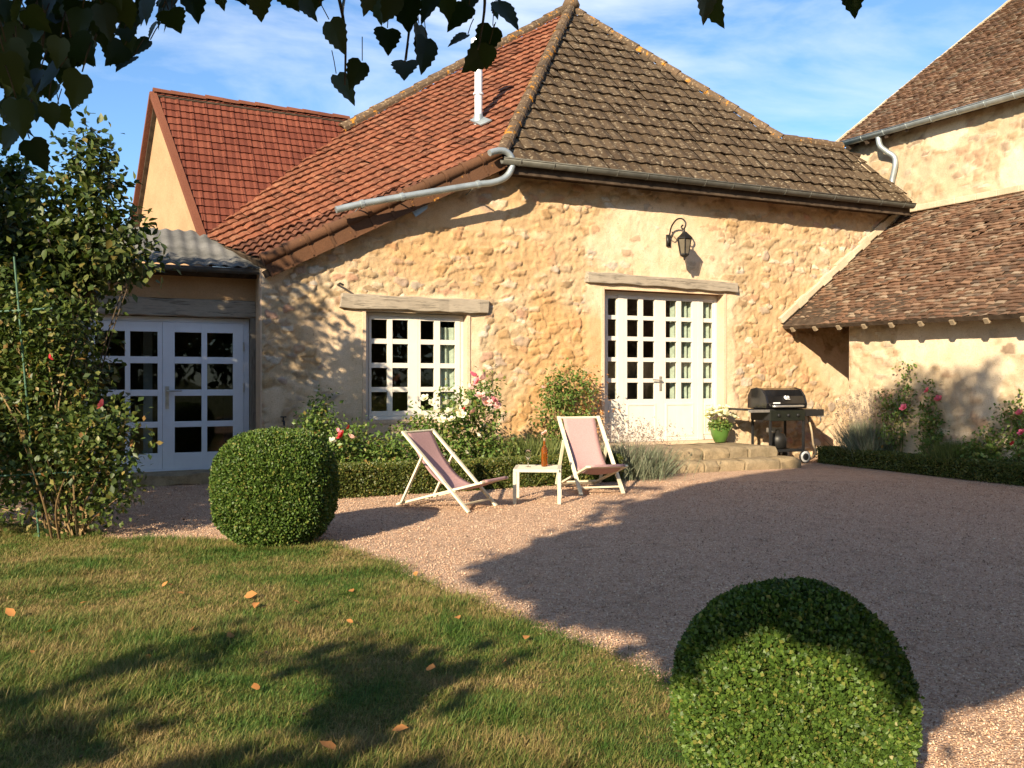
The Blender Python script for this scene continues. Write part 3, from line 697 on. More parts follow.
smooth_angle(vb.build('verge_tiles', T_VERGE, roof))
gap = MB().bar(Vector(A)+Vector((0,.09,-.17)), Vector(T)+Vector((0,.2,-.19)), .18, .10); gap.build('verge_board', WOOD_DARK, roof)
# eave: soffit, fascia, gutter
MB().box(3.62, 12.0, -.40, .02, EL[2]-.14, EL[2]-.07).build('soffit', WOOD_DARK, roof)
MB().box(3.60, 12.0, -.445, -.405, EL[2]-.21, EL[2]-.03).build('fascia', WOOD_DARK, roof)
def gutter(p, q, r, parent, mat, ydir, seg=9, name='gutter', brackets=.55):
    p = Vector(p); q = Vector(q); d = (q-p); n = max(2, int(d.length/2)); V = []; F = []; side = Vector(ydir).normalized(); b = MB()
    for i in range(n+1):
        c = p.lerp(q, i/n)
        for rr in (r, r-.008):
            for k in range(seg):
                t = math.pi*(1+k/(seg-1)); V.append(c+side*(math.cos(t)*rr)+Vector((0,0,math.sin(t)*rr)))
    w = seg*2
    for i in range(n):
        for k in range(seg-1):
            F += [(i*w+k, i*w+k+1, (i+1)*w+k+1, (i+1)*w+k), (i*w+seg+k+1, i*w+seg+k, (i+1)*w+seg+k, (i+1)*w+seg+k+1)]
        F += [(i*w, (i+1)*w, (i+1)*w+seg, i*w+seg), (i*w+seg-1, i*w+w-1, (i+1)*w+w-1, (i+1)*w+seg-1)]
    F += [tuple(range(seg))+tuple(range(2*seg-1, seg-1, -1))]
    b.add(V, F)
    b.tube([p-side*0+side*r+Vector((0,0,.004)), q+side*r+Vector((0,0,.004))], .011, 8)
    if brackets:
        m = int(d.length/brackets)
        for i in range(m):
            c = p.lerp(q, (i+.5)/m); dd = d.normalized()*.012
            for sgn in (0,):
                pts = [c+side*(math.cos(math.pi*(1+k/8))*(r+.004))+Vector((0,0,math.sin(math.pi*(1+k/8))*(r+.004))) for k in range(9)]
                b.tube(pts, .007, 5)
    return b.build(name, mat, parent, True)
gut = gutter((3.46, -.53, EL[2]-.02), (11.98, -.53, EL[2]-.02), .08, roof, ZINC_OLD, (0,-1,0))
pp = [wall_pt(u, v, -.50) for u, v in ((489,153.5),(497,151),(505,151.5),(511,157),(512,167),(506,177),(493,182.5),(475,185),(402,197),(362,204),(336,210))]
pp[0][1] = -.52
smooth_angle(MB().tube(bez(pp, 5), .050, 12).build('downpipe', ZINC, roof), 60)
for u, v in ((402,197),(478,184.5),(362,204)):
    c = Vector(wall_pt(u, v, -.50)); cb = MB(); cb.tube([c-Vector((.025,0,.007)), c+Vector((.025,0,.007))], .060, 12); cb.tube([c, c+Vector((0,.5,-.06))], .012, 6); cb.build('pipe_clamp', ZINC, roof)
fl = [wall_pt(u, v, -.13) for u, v in ((404,201),(428,205),(427,209),(416,217))]
MB().slab([tuple(p) for p in fl], .012, (0,1,0)).build('lead_flashing', ZINC, roof)
f0 = plane_l(478.5, 122, A, NR); ztop = EYE+(HORIZON-46)/FPX*(to_world(f0)[1])
fb = MB().tube([f0-np.array([0,0,.2]), (f0[0], f0[1], ztop)], .068, 14).lathe([(.10,0),(.13,.02),(.13,.14),(.09,.17)], (f0[0], f0[1], ztop-.04), 14).lathe([(.088,0),(.088,.03)], (f0[0], f0[1], f0[2]+.45), 14)
smooth_angle(fb.build('flue_pipe', m_plain('white_enamel_flue', (.72,.72,.72), .3, .5, .2), roof), 50)
q = [f0+u_red*a_+v_red*b_+NR*.055 for a_, b_ in ((-.11,-.28),(.11,-.28),(.10,.10),(-.10,.10))]
MB().slab([tuple(x) for x in q], .02, -NR).lathe([(.11,-.08),(.075,.12)], tuple(f0), 14).build('flue_flashing', ZINC, roof)
# mortar flashing along the lean-to verge, small stones and irons on the wall
mf = MB(); m0 = np.array([9.22, 0, 2.50]); m1 = np.array([12.32, 0, 4.86])
rg = random.Random(4)
for i in range(16):
    a_ = m0+(m1-m0)*i/16; b_ = m0+(m1-m0)*(i+1.05)/16; mf.bar(tuple(a_+np.array([0,-.03+rg.uniform(-.015,.015),.02])), tuple(b_+np.array([0,-.03,.02])), .07+rg.uniform(0,.03), .13+rg.uniform(-.04,.05))
mf.build('mortar_fillet', R_CREAM, farm, bev=.015)
h0 = wall_pt(338, 285, -.02)
MB().tube([(h0[0], .02, h0[2]), (h0[0], -.16, h0[2]+.01), (h0[0]+.03, -.22, h0[2]-.02)], .016, 8).build('shutter_hook', IRON, farm)
t0 = wall_pt(283, 421, -.05)
MB().tube([(t0[0], .0, t0[2]), (t0[0], -.12, t0[2]), (t0[0], -.15, t0[2]-.06)], .016, 8).tube([(t0[0], -.08, t0[2]), (t0[0], -.08, t0[2]+.06)], .010, 8).tube([(t0[0]-.04, -.08, t0[2]+.06), (t0[0]+.04, -.08, t0[2]+.06)], .010, 8).build('garden_tap', IRON, farm)
rebase(farm, np.array([6.0, .3, 0]))

# ================================================================== BACK HOUSE (gable)
bh = house_root('gabled_house', 'taller rear house with pale yellow gable and dark red flat tile roof', 'house')
ub = np.array([.995, .06, 0]); ub /= np.linalg.norm(ub); nb = np.cross(ub, R2-B); nb /= np.linalg.norm(nb); nb = nb*np.sign(nb[2])
Lr = plane_l(155, 93, B, nb); Rr = plane_l(346, 129, B, nb); G0 = B.copy(); G1 = Lr+np.array([-.36, 2.0, -2.5])
Rr = Lr+ub*((Rr-Lr)@ub)
gv = MB(); ins = ub*.06
gv.slab([tuple(p) for p in (Lr+ins-np.array([0,0,.16]), G0+ins-np.array([0,0,.14]), G0+ins-np.array([0,0,1.6]), G1+ins-np.array([0,0,1.9]), G1+ins-np.array([0,0,.14]))], .05, tuple(ub)); gv.build('gable_wall', R_GABLE, bh)
Bx = B + (B-R2)*.12
brf = MB().slab([tuple(p-nb*.012) for p in (Lr, Rr+ub*.1, B+(B-Lr)*.06+ub*.3, B+(B-Lr)*.06)], .08, tuple(-nb))
nb2 = np.cross(ub, G1-Lr); nb2 = nb2/np.linalg.norm(nb2); nb2 *= np.sign(nb2[2])
brf.slab([tuple(p-nb2*.03) for p in (Lr, Rr+ub*2, Rr+ub*2+(G1-Lr), G1)], .08, tuple(-nb2))
broof = brf.build('roof', WOOD_DARK, bh)
vbk = np.cross(nb, ub); vbk *= np.sign(vbk[2])
link('roof_tiles', tiles(G0, ub, vbk, [[B+(B-Lr)*.06, Lr, Rr+ub*.25, B+(B-Lr)*.06+ub*.4]], 'inter', .22, .158, .002, .02, 21), T_BACK, broof)
ridge_run(Lr+np.array([0,0,.02]), Rr+ub*.1+np.array([0,0,.02]), .075, .26, (0,0,1), 9).build('ridge_tiles', T_RIDGE, broof)
MB().bar(tuple(Lr+np.array([0,0,-.02])-ub*.03), tuple(G0+(G0-Lr)*.08-ub*.03), .10, .10, tuple(nb)).bar(tuple(Lr+np.array([0,0,-.02])-ub*.03), tuple(G1+(G1-Lr)*.08-ub*.03), .10, .10, tuple(nb2)).build('verge_tiles', T_RIDGE, broof)
rebase(bh, np.array([0, 4.0, 0]))

# ================================================================== ANNEX
an = house_root('annex', 'low shaded annex with fibre cement roof and white glazed double doors', 'annex')
DO = (-2.33, -.10, .15, 2.32); yw = .5
ab = MB().box(-5.5, DO[0]-.0, yw, yw+.3, 0, 3.05).box(DO[1]+.10, -.015, yw, yw+.3, 0, 3.05).box(DO[0], DO[1]+.10, yw, yw+.3, 2.58, 3.05).box(DO[0], DO[1]+.1, yw+.02, yw+.3, 0, .14)
ab.build('wall', R_ANNEX, an)
beam('lintel', (-2.8, yw+.09, 2.455), (-.03, yw+.09, 2.45), .26, .24, an, seed=5)
MB().box(DO[1]+.004, DO[1]+.095, yw-.03, yw+.25, .12, 2.33).build('post', WOOD_POST, an, bev=.01)
room(an, -5, -.05, yw+.3, 4.5, .1, 2.9, DO)
yd2 = yw+.09
gd = MB(); gd.box(DO[0], DO[0]+.07, yd2, yd2+.08, .15, 2.32).box(DO[1]-.075, DO[1], yd2, yd2+.08, .15, 2.32).box(DO[0]+.07, DO[1]-.075, yd2, yd2+.08, 2.25, 2.32).box(DO[0]+.07, DO[1]-.075, yd2-.03, yd2+.08, .13, .165)
gdo = gd.build('glazed_door', PAINT_COOL, an, bev=.004)
ar = [(.395,.768),(.84,1.213),(1.292,1.673),(1.759,2.118)]; ar = [(a_+.0, b_-.01) for a_, b_ in ar]
for x0, x1, cols in ((-2.257, -1.285, [(-2.144,-1.767),(-1.70,-1.345)]), (-1.281, -.178, [(-1.121,-.759),(-.684,-.325)])):
    sash(MB(), x0, x1, .168, 2.247, cols, ar, yd2-.012, .055).build('door_leaf', PAINT_COOL, gdo, bev=.003)
for p0, p1 in ((-2.144,-1.345),(-1.121,-.325)): MB().box(p0-.004, p1+.004, yd2+.02, yd2+.025, ar[0][0]-.004, ar[3][1]+.004).build('pane', GLASS, gdo)
MB().box(-1.245,-1.195,yd2-.026,yd2-.012,1.02,1.34).tube([(-1.22,yd2-.02,1.27),(-1.22,yd2-.07,1.27),(-1.20,yd2-.075,1.27),(-1.03,yd2-.075,1.275)], .013, 8).build('handle', STEEL, gdo)
for z in (.55, 1.25, 1.85): MB().tube([(-.178, yd2-.018, z), (-.178, yd2-.018, z+.13)], .012, 8).build('hinge', STEEL, gdo)
MB().box(-1.50,-1.37,1.9,1.95,.1,2.4).build('inner_post', PAINT_COOL, an)
# corrugated roof
n = 260; V = []; F = []
for i in range(n+1):
    x = -5.6+5.66*i/n; w = .013*math.sin(x*2*math.pi/.177)+.016*(float(vnoise(np.array(x*5.), np.array(.3), 4))-.5)
    V += [(x, .14, 3.035+w), (x, 1.45, 3.70+w), (x, .14, 3.02+w), (x, 1.45, 3.685+w)]
for i in range(n): a_ = 4*i; F += [(a_,a_+4,a_+5,a_+1),(a_+2,a_+3,a_+7,a_+6),(a_,a_+2,a_+6,a_+4)]
me = bpy.data.meshes.new('m'); me.from_pydata(V, [], F); aroof = link('roof', me, CORRUGATED, an, True)
MB().box(-5.5, -.0, .36, .5, 2.90, 3.0).build('fascia', WOOD_DARK, aroof)
gutter((-5.6, .13, 2.985), (-.02, .13, 2.985), .06, aroof, ZINC_DARK, (0,-1,0))
beam('door_step', (-2.9, .28, .07), (-.15, .28, .07), .62, .15, an, STEP, 9, .02, 6)
rebase(an, np.array([-1.5, .5, 0]))

# ================================================================== BARN AND LEAN-TO
barn = house_root('stone_barn', 'tall stone barn with steep weathered flat tile roof and grey gutter', 'barn')
XW = 12.36
rubble('wall', W_BARN, barn, lambda s, d, z: np.stack([XW-d, 1.65-s, z], -1), 0, 11, 2.0, 6.40, (), None, .045, (.26,.14), .024, None, 8, .58, .35)
MB().slab([(XW+.02,1.65,0),(XW+.02,1.65,6.35),(18,1.65,10.6),(24,1.65,6.4),(24,1.65,0)], .3, (0,-1,0)).build('gable_wall', R_JAMB, barn)
g0 = side_pt(833, 146, 12.08); g1 = side_pt(1024, 92, 12.08); gd_ = (g1-g0)/np.linalg.norm(g1-g0)
E0 = g0+np.array([.03,.0,.03]); sl = .745
vB = np.array([1, 0, sl]); nB = np.cross(gd_, vB); nB /= np.linalg.norm(nB); nB *= np.sign(nB[2]); vB = np.cross(nB, gd_); vB *= np.sign(vB[2]); vB/=np.linalg.norm(vB)
far = 9.8
bd = MB().slab([tuple(p-nB*.02) for p in (E0, E0+gd_*11, E0+gd_*11+vB*8.2, E0+vB*8.2)], .10, tuple(-nB))
bd.slab([tuple(p) for p in (E0+vB*8.2, E0+gd_*11+vB*8.2, E0+gd_*11+vB*8.2+np.array([6,0,-4.5]), E0+vB*8.2+np.array([6,0,-4.5]))], .1, (0,0,-1))
bar_roof = bd.build('roof', WOOD_DARK, barn)
link('roof_tiles', tiles(E0, gd_, vB, [[E0-gd_*.02, E0+gd_*8, E0+gd_*8+vB*8.2, E0+vB*8.2-gd_*.02]], 'flat', .145, .088, .005, .10, 31), T_OLD, bar_roof)
vm = MB(); rg = random.Random(8)
for i in range(30):
    a_ = E0-gd_*.03+vB*(8.2*i/30)+nB*.02; b_ = E0-gd_*.03+vB*(8.2*(i+1)/30)+nB*(.02+rg.uniform(0,.012)); vm.bar(tuple(a_-nB*.03), tuple(b_-nB*.03), .05, .07, tuple(nB))
vm.build('verge_mortar', R_CREAM, bar_roof)
gutter(tuple(g0+np.array([-.03,-.03,0])), tuple(g0+gd_*9+np.array([-.03,0,0])), .085, bar_roof, ZINC, (-1,0,0))
db = [side_pt(u, v, a_) for u, v, a_ in ((878,136,12.08),(880,146,12.10),(887,152,12.20),(894,157,12.27),(895,165,12.27),(892,180,12.27),(890,188,12.24))]
smooth_angle(MB().tube(bez(db, 5), .055, 12).build('downpipe', ZINC, bar_roof), 60)
sfl = MB()
for i in range(20):
    yy = 1.2-i*.5; sfl.bar((XW+.1, yy, 6.50-.02*0), (12.06, yy-.0, 6.28), .07, .09)
sfl.build('rafter', WOOD_DARK, bar_roof)
rebase(barn, np.array([14.0, -3.0, 0]))

lean = house_root('lean_to', 'low stone lean-to under a long slope of old rust brown tiles', 'lean-to')
rubble('wall', W_BARN, lean, lambda s, d, z: np.stack([9.75-d, -1.16-s, z], -1), 0, 8.5, 0, 2.62, (), None, .035, (.24,.13), .022, None, 14, .57, .40)
MB().box(9.76, 12.3, -1.5, -1.158, 0, 2.5).build('end_wall', R_JAMB, lean)
lt0 = np.array([9.27, -.02, 2.43]); lt1 = np.array([XW-.02, -.02, 4.74]); ul = np.array([0, -1, -.022]); ul /= np.linalg.norm(ul)
nl = np.cross(ul, lt1-lt0); nl /= np.linalg.norm(nl); nl *= np.sign(nl[2])
lr = MB().slab([tuple(p-nl*.01) for p in (lt0, lt0+ul*9.5, lt1+ul*9.5, lt1)], .07, tuple(-nl)).build('roof', WOOD_DARK, lean)
link('roof_tiles', tiles(lt0, ul, lt1-lt0, [[lt0-ul*.0, lt0+ul*8.5, lt1+ul*8.5, lt1]], 'flat', .145, .088, .006, .14, 41), T_OLD, lr)
rf = MB()
for i in range(16):
    yy = -.25-i*.56; z0 = 2.43-.022*(i*.56+.25); rf.bar((9.30, yy, z0-.085), (10.2, yy, z0-.085+.9*.752), .07, .08)
rf.build('rafter', m_plain('pale_rafter', (.26,.20,.13), .9), lr)
tfl = MB(); rg = random.Random(12)
for i in range(22):
    a_ = lt1+ul*(9.3*i/22); b_ = lt1+ul*(9.3*(i+1)/22); tfl.bar(tuple(a_+np.array([-.06,0,.02])), tuple(b_+np.array([-.06,0,.02])), .16+rg.uniform(0,.04), .12)
tfl.build('mortar_fillet', R_CREAM, lr, bev=.015)
rebase(lean, np.array([10.5, -4.5, 0]))

# ================================================================== STEPS
def house_thing(name, label, cat, base, rz=0, group=None): return root(name, label, cat, to_world(base), TH+rz, group)
st = house_thing('stone_steps', 'two worn pale stone steps leading up to the french doors', 'steps', (6.9, -.8, 0))
def course(name, x0, x1, y0, y1, z0, z1, n, seed, top=True):
    rg = random.Random(seed); b = MB(); xs = [x0]+sorted(x0+(x1-x0)*(i+rg.uniform(-.25,.25))/n for i in range(1, n))+[x1]
    for i in range(n):
        V = []
        a_, c_ = xs[i]+.008, xs[i+1]-.008; f = y0+rg.uniform(-.04,.04)
        nx = 4
        for yy in (f, f+.05, (f+y1)/2, y1):
            for k in range(nx+1):
                t = k/nx; xx = a_+(c_-a_)*t; e = -.03 if k in (0, nx) else 0
                V.append((xx, yy+rg.uniform(-.018,.018), z1+rg.uniform(-.014,.012)+(e*.5 if yy == f else e*.3)-(.03 if yy == f else 0)))
        base = len(V)
        for k in range(nx+1): V.append((a_+(c_-a_)*k/nx, f-.01+rg.uniform(-.02,.02), (z0+z1)/2))
        for k in range(nx+1): V.append((a_+(c_-a_)*k/nx, f+rg.uniform(-.015,.015), z0-.03))
        F = []
        for r_ in range(3):
            for k in range(nx): F.append((r_*(nx+1)+k, r_*(nx+1)+k+1, (r_+1)*(nx+1)+k+1, (r_+1)*(nx+1)+k))
        for k in range(nx): F += [(base+k, base+k+1, k+1, k), (base+nx+1+k, base+nx+2+k, base+k+1, base+k)]
        V += [(a_, y1, z0-.03), (c_, y1, z0-.03)]; q = len(V)
        F += [(0, base, base+nx+1, q-2), (0, q-2, 3*(nx+1), nx+1+0), (nx, q-1, base+2*nx+1, base+nx), (nx, 2*nx+1, 4*nx+3, q-1)]
        b.add([(p[0]-6.9, p[1]+.8, p[2]) for p in V], F)
    o = b.build(name, STEP, st, bev=.012); smooth_angle(o, 50); return o
course('upper_step', 5.55, 8.22, -1.12, .0, .16, .335, 5, 1)
course('lower_step', 5.35, 8.36, -1.52, -1.0, 0, .165, 6, 2)
rs = ground_w(655, 475); MB().lathe([(.10,-.02),(.15,.02),(.16,.14),(.13,.24),(.06,.27)], (0,0,0), 14).build('rounded_stone', m_plain('rounded_sandstone', (.52,.36,.17), .95, .1, 0, .15, 8, .4), None, True, loc=rs)
tag(bpy.data.objects['rounded_stone'], 'small rounded ochre stone at the left foot of the steps', 'stone')

# ================================================================== FURNITURE
def deck_chair(label, feet_px, front, w=.58, hs=1.0):
    f0_ = ground_w(*feet_px); dx, dy = front; ln = math.hypot(dx, dy); dx /= ln; dy /= ln
    r = root('deck_chair', label, 'deck chair', (f0_[0]-dx*.36, f0_[1]-dy*.36, 0), math.atan2(dy, dx), 'wooden deck chairs on the gravel'); r.scale = (1, 1, hs)
    a = MB(); hw = w/2
    for s in (-1, 1): a.bar((-.50,s*hw,.94), (.38,s*hw,.0), .026, .048, (0,s,0) if False else (0,1,0))
    a.tube([(-.485,-hw,.925),(-.485,hw,.925)], .016, 8); a.bar((.30,-hw,.085), (.30,hw,.085), .03, .022)
    a.build('back_frame', WOOD_CHAIR, r, bev=.004)
    b = MB(); h2 = hw-.034
    for s in (-1, 1): b.bar((-.60,s*h2,.022), (.54,s*h2,.365), .026, .046, (0,1,0))
    b.tube([(.525,-h2-.03,.362),(.525,h2+.03,.362)], .018, 8); b.bar((-.575,-h2,.035), (-.575,h2,.035), .035, .022); b.bar((-.46,-h2,.075), (-.46,h2,.075), .03, .022)
    b.build('seat_frame', WOOD_CHAIR, r, bev=.004)
    c = MB(); h3 = hw+.026
    for s in (-1, 1): c.bar((-.215,s*h3,.635), (-.50,s*h3,.045), .022, .04, (0,1,0))
    c.tube([(-.495,-h3,.06),(-.495,h3,.06)], .013, 8)
    for s in (-1, 1): c.tube([(-.215,s*(h3+.02),.635),(-.215,s*(hw-.03),.635)], .012, 8)
    c.build('prop_frame', WOOD_CHAIR, r, bev=.003)
    pts = bez([(-.515,0,.925),(-.47,0,.905),(-.30,0,.60),(-.09,0,.36),(.16,0,.255),(.38,0,.30),(.53,0,.385),(.555,0,.36)], 6)
    sw = hw-.055; V = []; F = []; ny = 8
    for p in pts:
        t = (p.x+.5)/1.05
        for k in range(ny+1):
            q = k/ny*2-1; V.append((p.x+.0*q, q*sw*(1-.04*math.sin(max(0,min(1,t))*math.pi)), p.z-.028*(1-q*q)*math.sin(max(0,min(1,t))*math.pi)))
    for i in range(len(pts)-1):
        for k in range(ny): F.append((i*(ny+1)+k, i*(ny+1)+k+1, (i+1)*(ny+1)+k+1, (i+1)*(ny+1)+k))
    me = bpy.data.meshes.new('m'); me.from_pydata(V, [], F); o = link('canvas_sling', me, FABRIC, r, True)
    m = o.modifiers.new('thickness', 'SOLIDIFY'); m.thickness = .004
    return r
deck_chair('deck chair turned side on, left of the small white table', (481.5,509), (.87,-.49), .58, .90)
deck_chair('deck chair facing the courtyard, right of the small white table', (602,494.5), (.27,-.96), .56)

tw = root('side_table', 'small low white slatted garden table between the two deck chairs', 'table', (.305, 10.42, 0), math.radians(-4))
tb = MB(); hx, hy, hz = .255, .27, .40
for s in (-1, 1): tb.box(-hx, hx, s*hy-.02, s*hy+.02, hz-.035, hz); tb.box(s*hx-.02, s*hx+.02, -hy+.02, hy-.02, hz-.036, hz-.001)
for i in range(7): tb.box(-hx+.02, hx-.02, -hy+.05+i*.071, -hy+.05+i*.071+.045, hz-.012, hz-.0005)
TABLE_WHITE = m_plain('ivory_metal', (.50,.47,.37), .5, .4, 0, .06)
tb.build('table_top', TABLE_WHITE, tw, bev=.002)
for sx in (-1, 1):
    for sy in (-1, 1): MB().box(sx*hx-.02, sx*hx+.02, sy*hy-.0195, sy*hy+.0195, 0, hz-.036).build('leg', TABLE_WHITE, tw, bev=.002)
def m_liquid(name, c):
    m = M(name, .04, .5); m.col(c); m.b.inputs['Transmission Weight'].default_value = .85; m.b.inputs['IOR'].default_value = 1.35; return m.m
bt = root('bottle', 'amber glass bottle standing on the small white table', 'bottle', (.385, 10.5, .40))
MB().lathe([(.036,0),(.038,.01),(.038,.19),(.034,.215),(.016,.245),(.0135,.26),(.0135,.315),(.0155,.317),(.0155,.33)], (0,0,0), 18).build('body', m_liquid('amber_glass', (.52,.17,.03)), bt, True)
MB().lathe([(.0165,.30),(.0165,.333),(.0145,.335)], (0,0,0), 14).build('cap', m_plain('cork_cap', (.30,.20,.12)), bt, True)
gl_ = root('wine_glass', 'clear stemmed wine glass left of the amber bottle', 'glass', (.19, 10.42, .40))
m = M('clear_glass', .03, .5); m.col((1,1,1)); m.b.inputs['Transmission Weight'].default_value = 1; m.b.inputs['IOR'].default_value = 1.2
MB().lathe([(.034,0),(.034,.003),(.005,.008),(.004,.085),(.012,.095),(.034,.125),(.039,.16),(.034,.20),(.032,.20),(.036,.16),(.031,.128),(.010,.10)], (0,0,0), 18).build('bowl', m.m, gl_, True)

# ---- gas barbecue
gx = wall_pt(782, 430, -.75)[0]
gr = house_thing('gas_barbecue', 'black lidded gas barbecue cart with side shelves by the stone wall', 'barbecue', (gx, -.62, 0), math.radians(-3))
lid = MB(); prof = [(-.26,.945),(-.275,1.03),(-.225,1.16),(-.12,1.265),(.02,1.295),(.17,1.27),(.25,1.16),(.26,.945)]
for k, (x0, x1) in enumerate(((-.39,.39),)):
    V = [(x0,y_,z_) for y_, z_ in prof]+[(x1,y_,z_) for y_, z_ in prof]; nn = len(prof)
    lid.add(V, [tuple(range(nn)), tuple(range(2*nn-1, nn-1, -1))]+[(i, nn+i, nn+(i+1) % nn, (i+1) % nn) for i in range(nn)])
for x0, x1 in ((-.42,-.39),(.39,.42)):
    V = [(x0,y_*1.05,.94+(z_-.94)*1.04) for y_, z_ in prof]+[(x1,y_*1.05,.94+(z_-.94)*1.04) for y_, z_ in prof]
    lid.add(V, [tuple(range(nn)), tuple(range(2*nn-1, nn-1, -1))]+[(i, nn+i, nn+(i+1) % nn, (i+1) % nn) for i in range(nn)])
lo = lid.build('lid', BLACK_ENAMEL, gr, bev=.012)
MB().tube(bez([(-.30,-.285,.985),(-.28,-.335,.985),(0,-.345,.985),(.28,-.335,.985),(.30,-.285,.985)], 5), .022, 8).build('lid_handle', STEEL, lo, True)
em = MB(); em.tube([(-.03,-.268,1.115),(-.045,-.262,1.135),(-.03,-.252,1.155)], .012, 6); em.tube([(-.012,-.27,1.108),(-.012,-.246,1.165)], .010, 6); em.tube([(.012,-.262,1.125),(.045,-.262,1.125),(.05,-.252,1.148),(.02,-.250,1.152)], .011, 6)
em.box(-.035,.06,-.281,-.272,1.100,1.108); em.build('emblem', WHITE_MARK, lo)
nm = MB()
for i, (x_, w_) in enumerate(((-.285,.018),(-.26,.012),(-.24,.020),(-.213,.014),(-.192,.022),(-.163,.012))): nm.box(x_, x_+w_, -.289, -.274, 1.028+.002*(i % 2), 1.052)
nm.build('name_badge', WHITE_MARK, lo)
MB().box(-.36,.36,-.26,.26,.74,.938).build('fire_box', BLACK_PLASTIC, gr, bev=.01)
MB().box(-.36,.36,-.30,-.265,.735,.915).build('control_panel', m_plain('green_black_panel', (.012,.014,.010), .45, .4), gr, bev=.006)
for x_ in (-.2, 0, .2): MB().lathe([(.026,0),(.026,-.025),(.018,-.03)], (x_, -.30, .83), 14, 'y').build('knob', BLACK_PLASTIC, gr, True)
ls = MB().slab([(-.365,-.27,.925),(-.365,.25,.925),(-.86,.22,.955),(-.86,-.24,.955)], .035).build('side_shelf', BLACK_PLASTIC, gr, bev=.006)
MB().box(-.80,-.37,-.292,-.274,.885,.93).build('shelf_trim', STEEL, ls)
rsf = MB().slab([(.365,-.27,.925),(.80,-.26,.925),(.80,.24,.925),(.365,.25,.925)], .12).build('side_shelf', BLACK_PLASTIC, gr, bev=.008)
MB().box(.66,.80,-.282,-.262,.79,.81).tube([(.70,-.28,.80),(.70,-.285,.72)], .012, 6).build('tool_hook', STEEL, rsf)
for x_ in (-.345, .345):
    for y_ in (-.27, .22): MB().box(x_-.018, x_+.018, y_-.018, y_+.018, .0 if x_ < 0 else .10, .74).build('leg', BLACK_PLASTIC, gr, bev=.003)
MB().box(-.37,.37,-.28,.23,.20,.23).box(-.33,.33,-.288,-.281,.205,.25).build('bottom_shelf', BLACK_PLASTIC, gr, bev=.004)
MB().box(-.12,.20,.10,.13,.52,.60).build('drip_tray', STEEL, gr)
for y_ in (-.31, .25):
    w_ = MB().lathe([(.10,-.022),(.112,-.012),(.112,.012),(.10,.022)], (.345, y_, .112), 22, 'y').build('wheel', BLACK_PLASTIC, gr, True)
    MB().lathe([(.060,-.026),(.098,-.026),(.098,-.020),(.060,-.020)], (.345, y_, .112), 22, 'y').build('wheel_rim', m_plain('pale_wheel_rim', (.55,.55,.53), .5), w_, True)
    MB().lathe([(.058,-.030),(.064,-.024),(.064,.0),(.02,.0)], (.345, y_, .112), 16, 'y').build('hub', BLACK_PLASTIC, w_, True)
MB().lathe([(.08,.23),(.145,.26),(.15,.42),(.11,.50),(.04,.52),(.04,.57)], (.02,0,0), 20).build('gas_bottle', IRON, gr, True)
MB().tube(bez([(.62,-.05,.80),(.66,-.1,.55),(.70,-.1,.30),(.74,-.12,.16),(.62,-.1,.05),(.45,-.05,.03)], 6), .018, 8).build('gas_hose', m_plain('pale_rubber_hose', (.40,.31,.20), .6), gr, True)

# ---- wall lantern
lp = wall_pt(667, 241, 0); ln_ = house_thing('wall_lantern', 'black iron scroll arm lantern on the wall above the french doors', 'lantern', (lp[0], -.03, lp[2]))
LX, LY = .10, -.34
ib = MB().box(-.035,.035,-.025,.02,-.10,.10)
arm = bez([(0,-.02,-.05),(.0,-.05,.10),(.01,-.10,.24),(.045,-.20,.335),(.085,-.30,.33),(LX+.01,-.36,.25),(LX,LY,.165),(LX-.01,-.30,.16),(LX-.02,-.28,.20),(LX-.01,-.31,.225)], 6)
ib.tube(arm, .014, 8); ib.tube(bez([(0,-.02,.06),(.02,-.09,.05),(.03,-.12,.11),(.02,-.08,.14)], 5), .009, 6)
ib.build('bracket', IRON, ln_, True)
cg = MB().tube([(LX,LY,.17),(LX,LY,.09)], .011, 8).lathe([(.012,.11),(.045,.10),(.05,.085),(.105,.03),(.145,.0),(.145,-.015),(.12,-.02),(.02,-.02)], (LX,LY,0), 6)
for k in range(6):
    t = 2*math.pi*k/6; cg.tube([(LX+.125*math.cos(t),LY+.125*math.sin(t),-.02),(LX+.078*math.cos(t),LY+.078*math.sin(t),-.27)], .009, 6)
cg.lathe([(.085,-.265),(.088,-.285),(.05,-.31),(.02,-.33),(.022,-.35),(.008,-.375)], (LX,LY,0), 6)
cg.build('cage', IRON, ln_)
MB().lathe([(.112,-.022),(.07,-.268)], (LX,LY,0), 6).build('glass_shade', LAMP_GLASS, ln_)

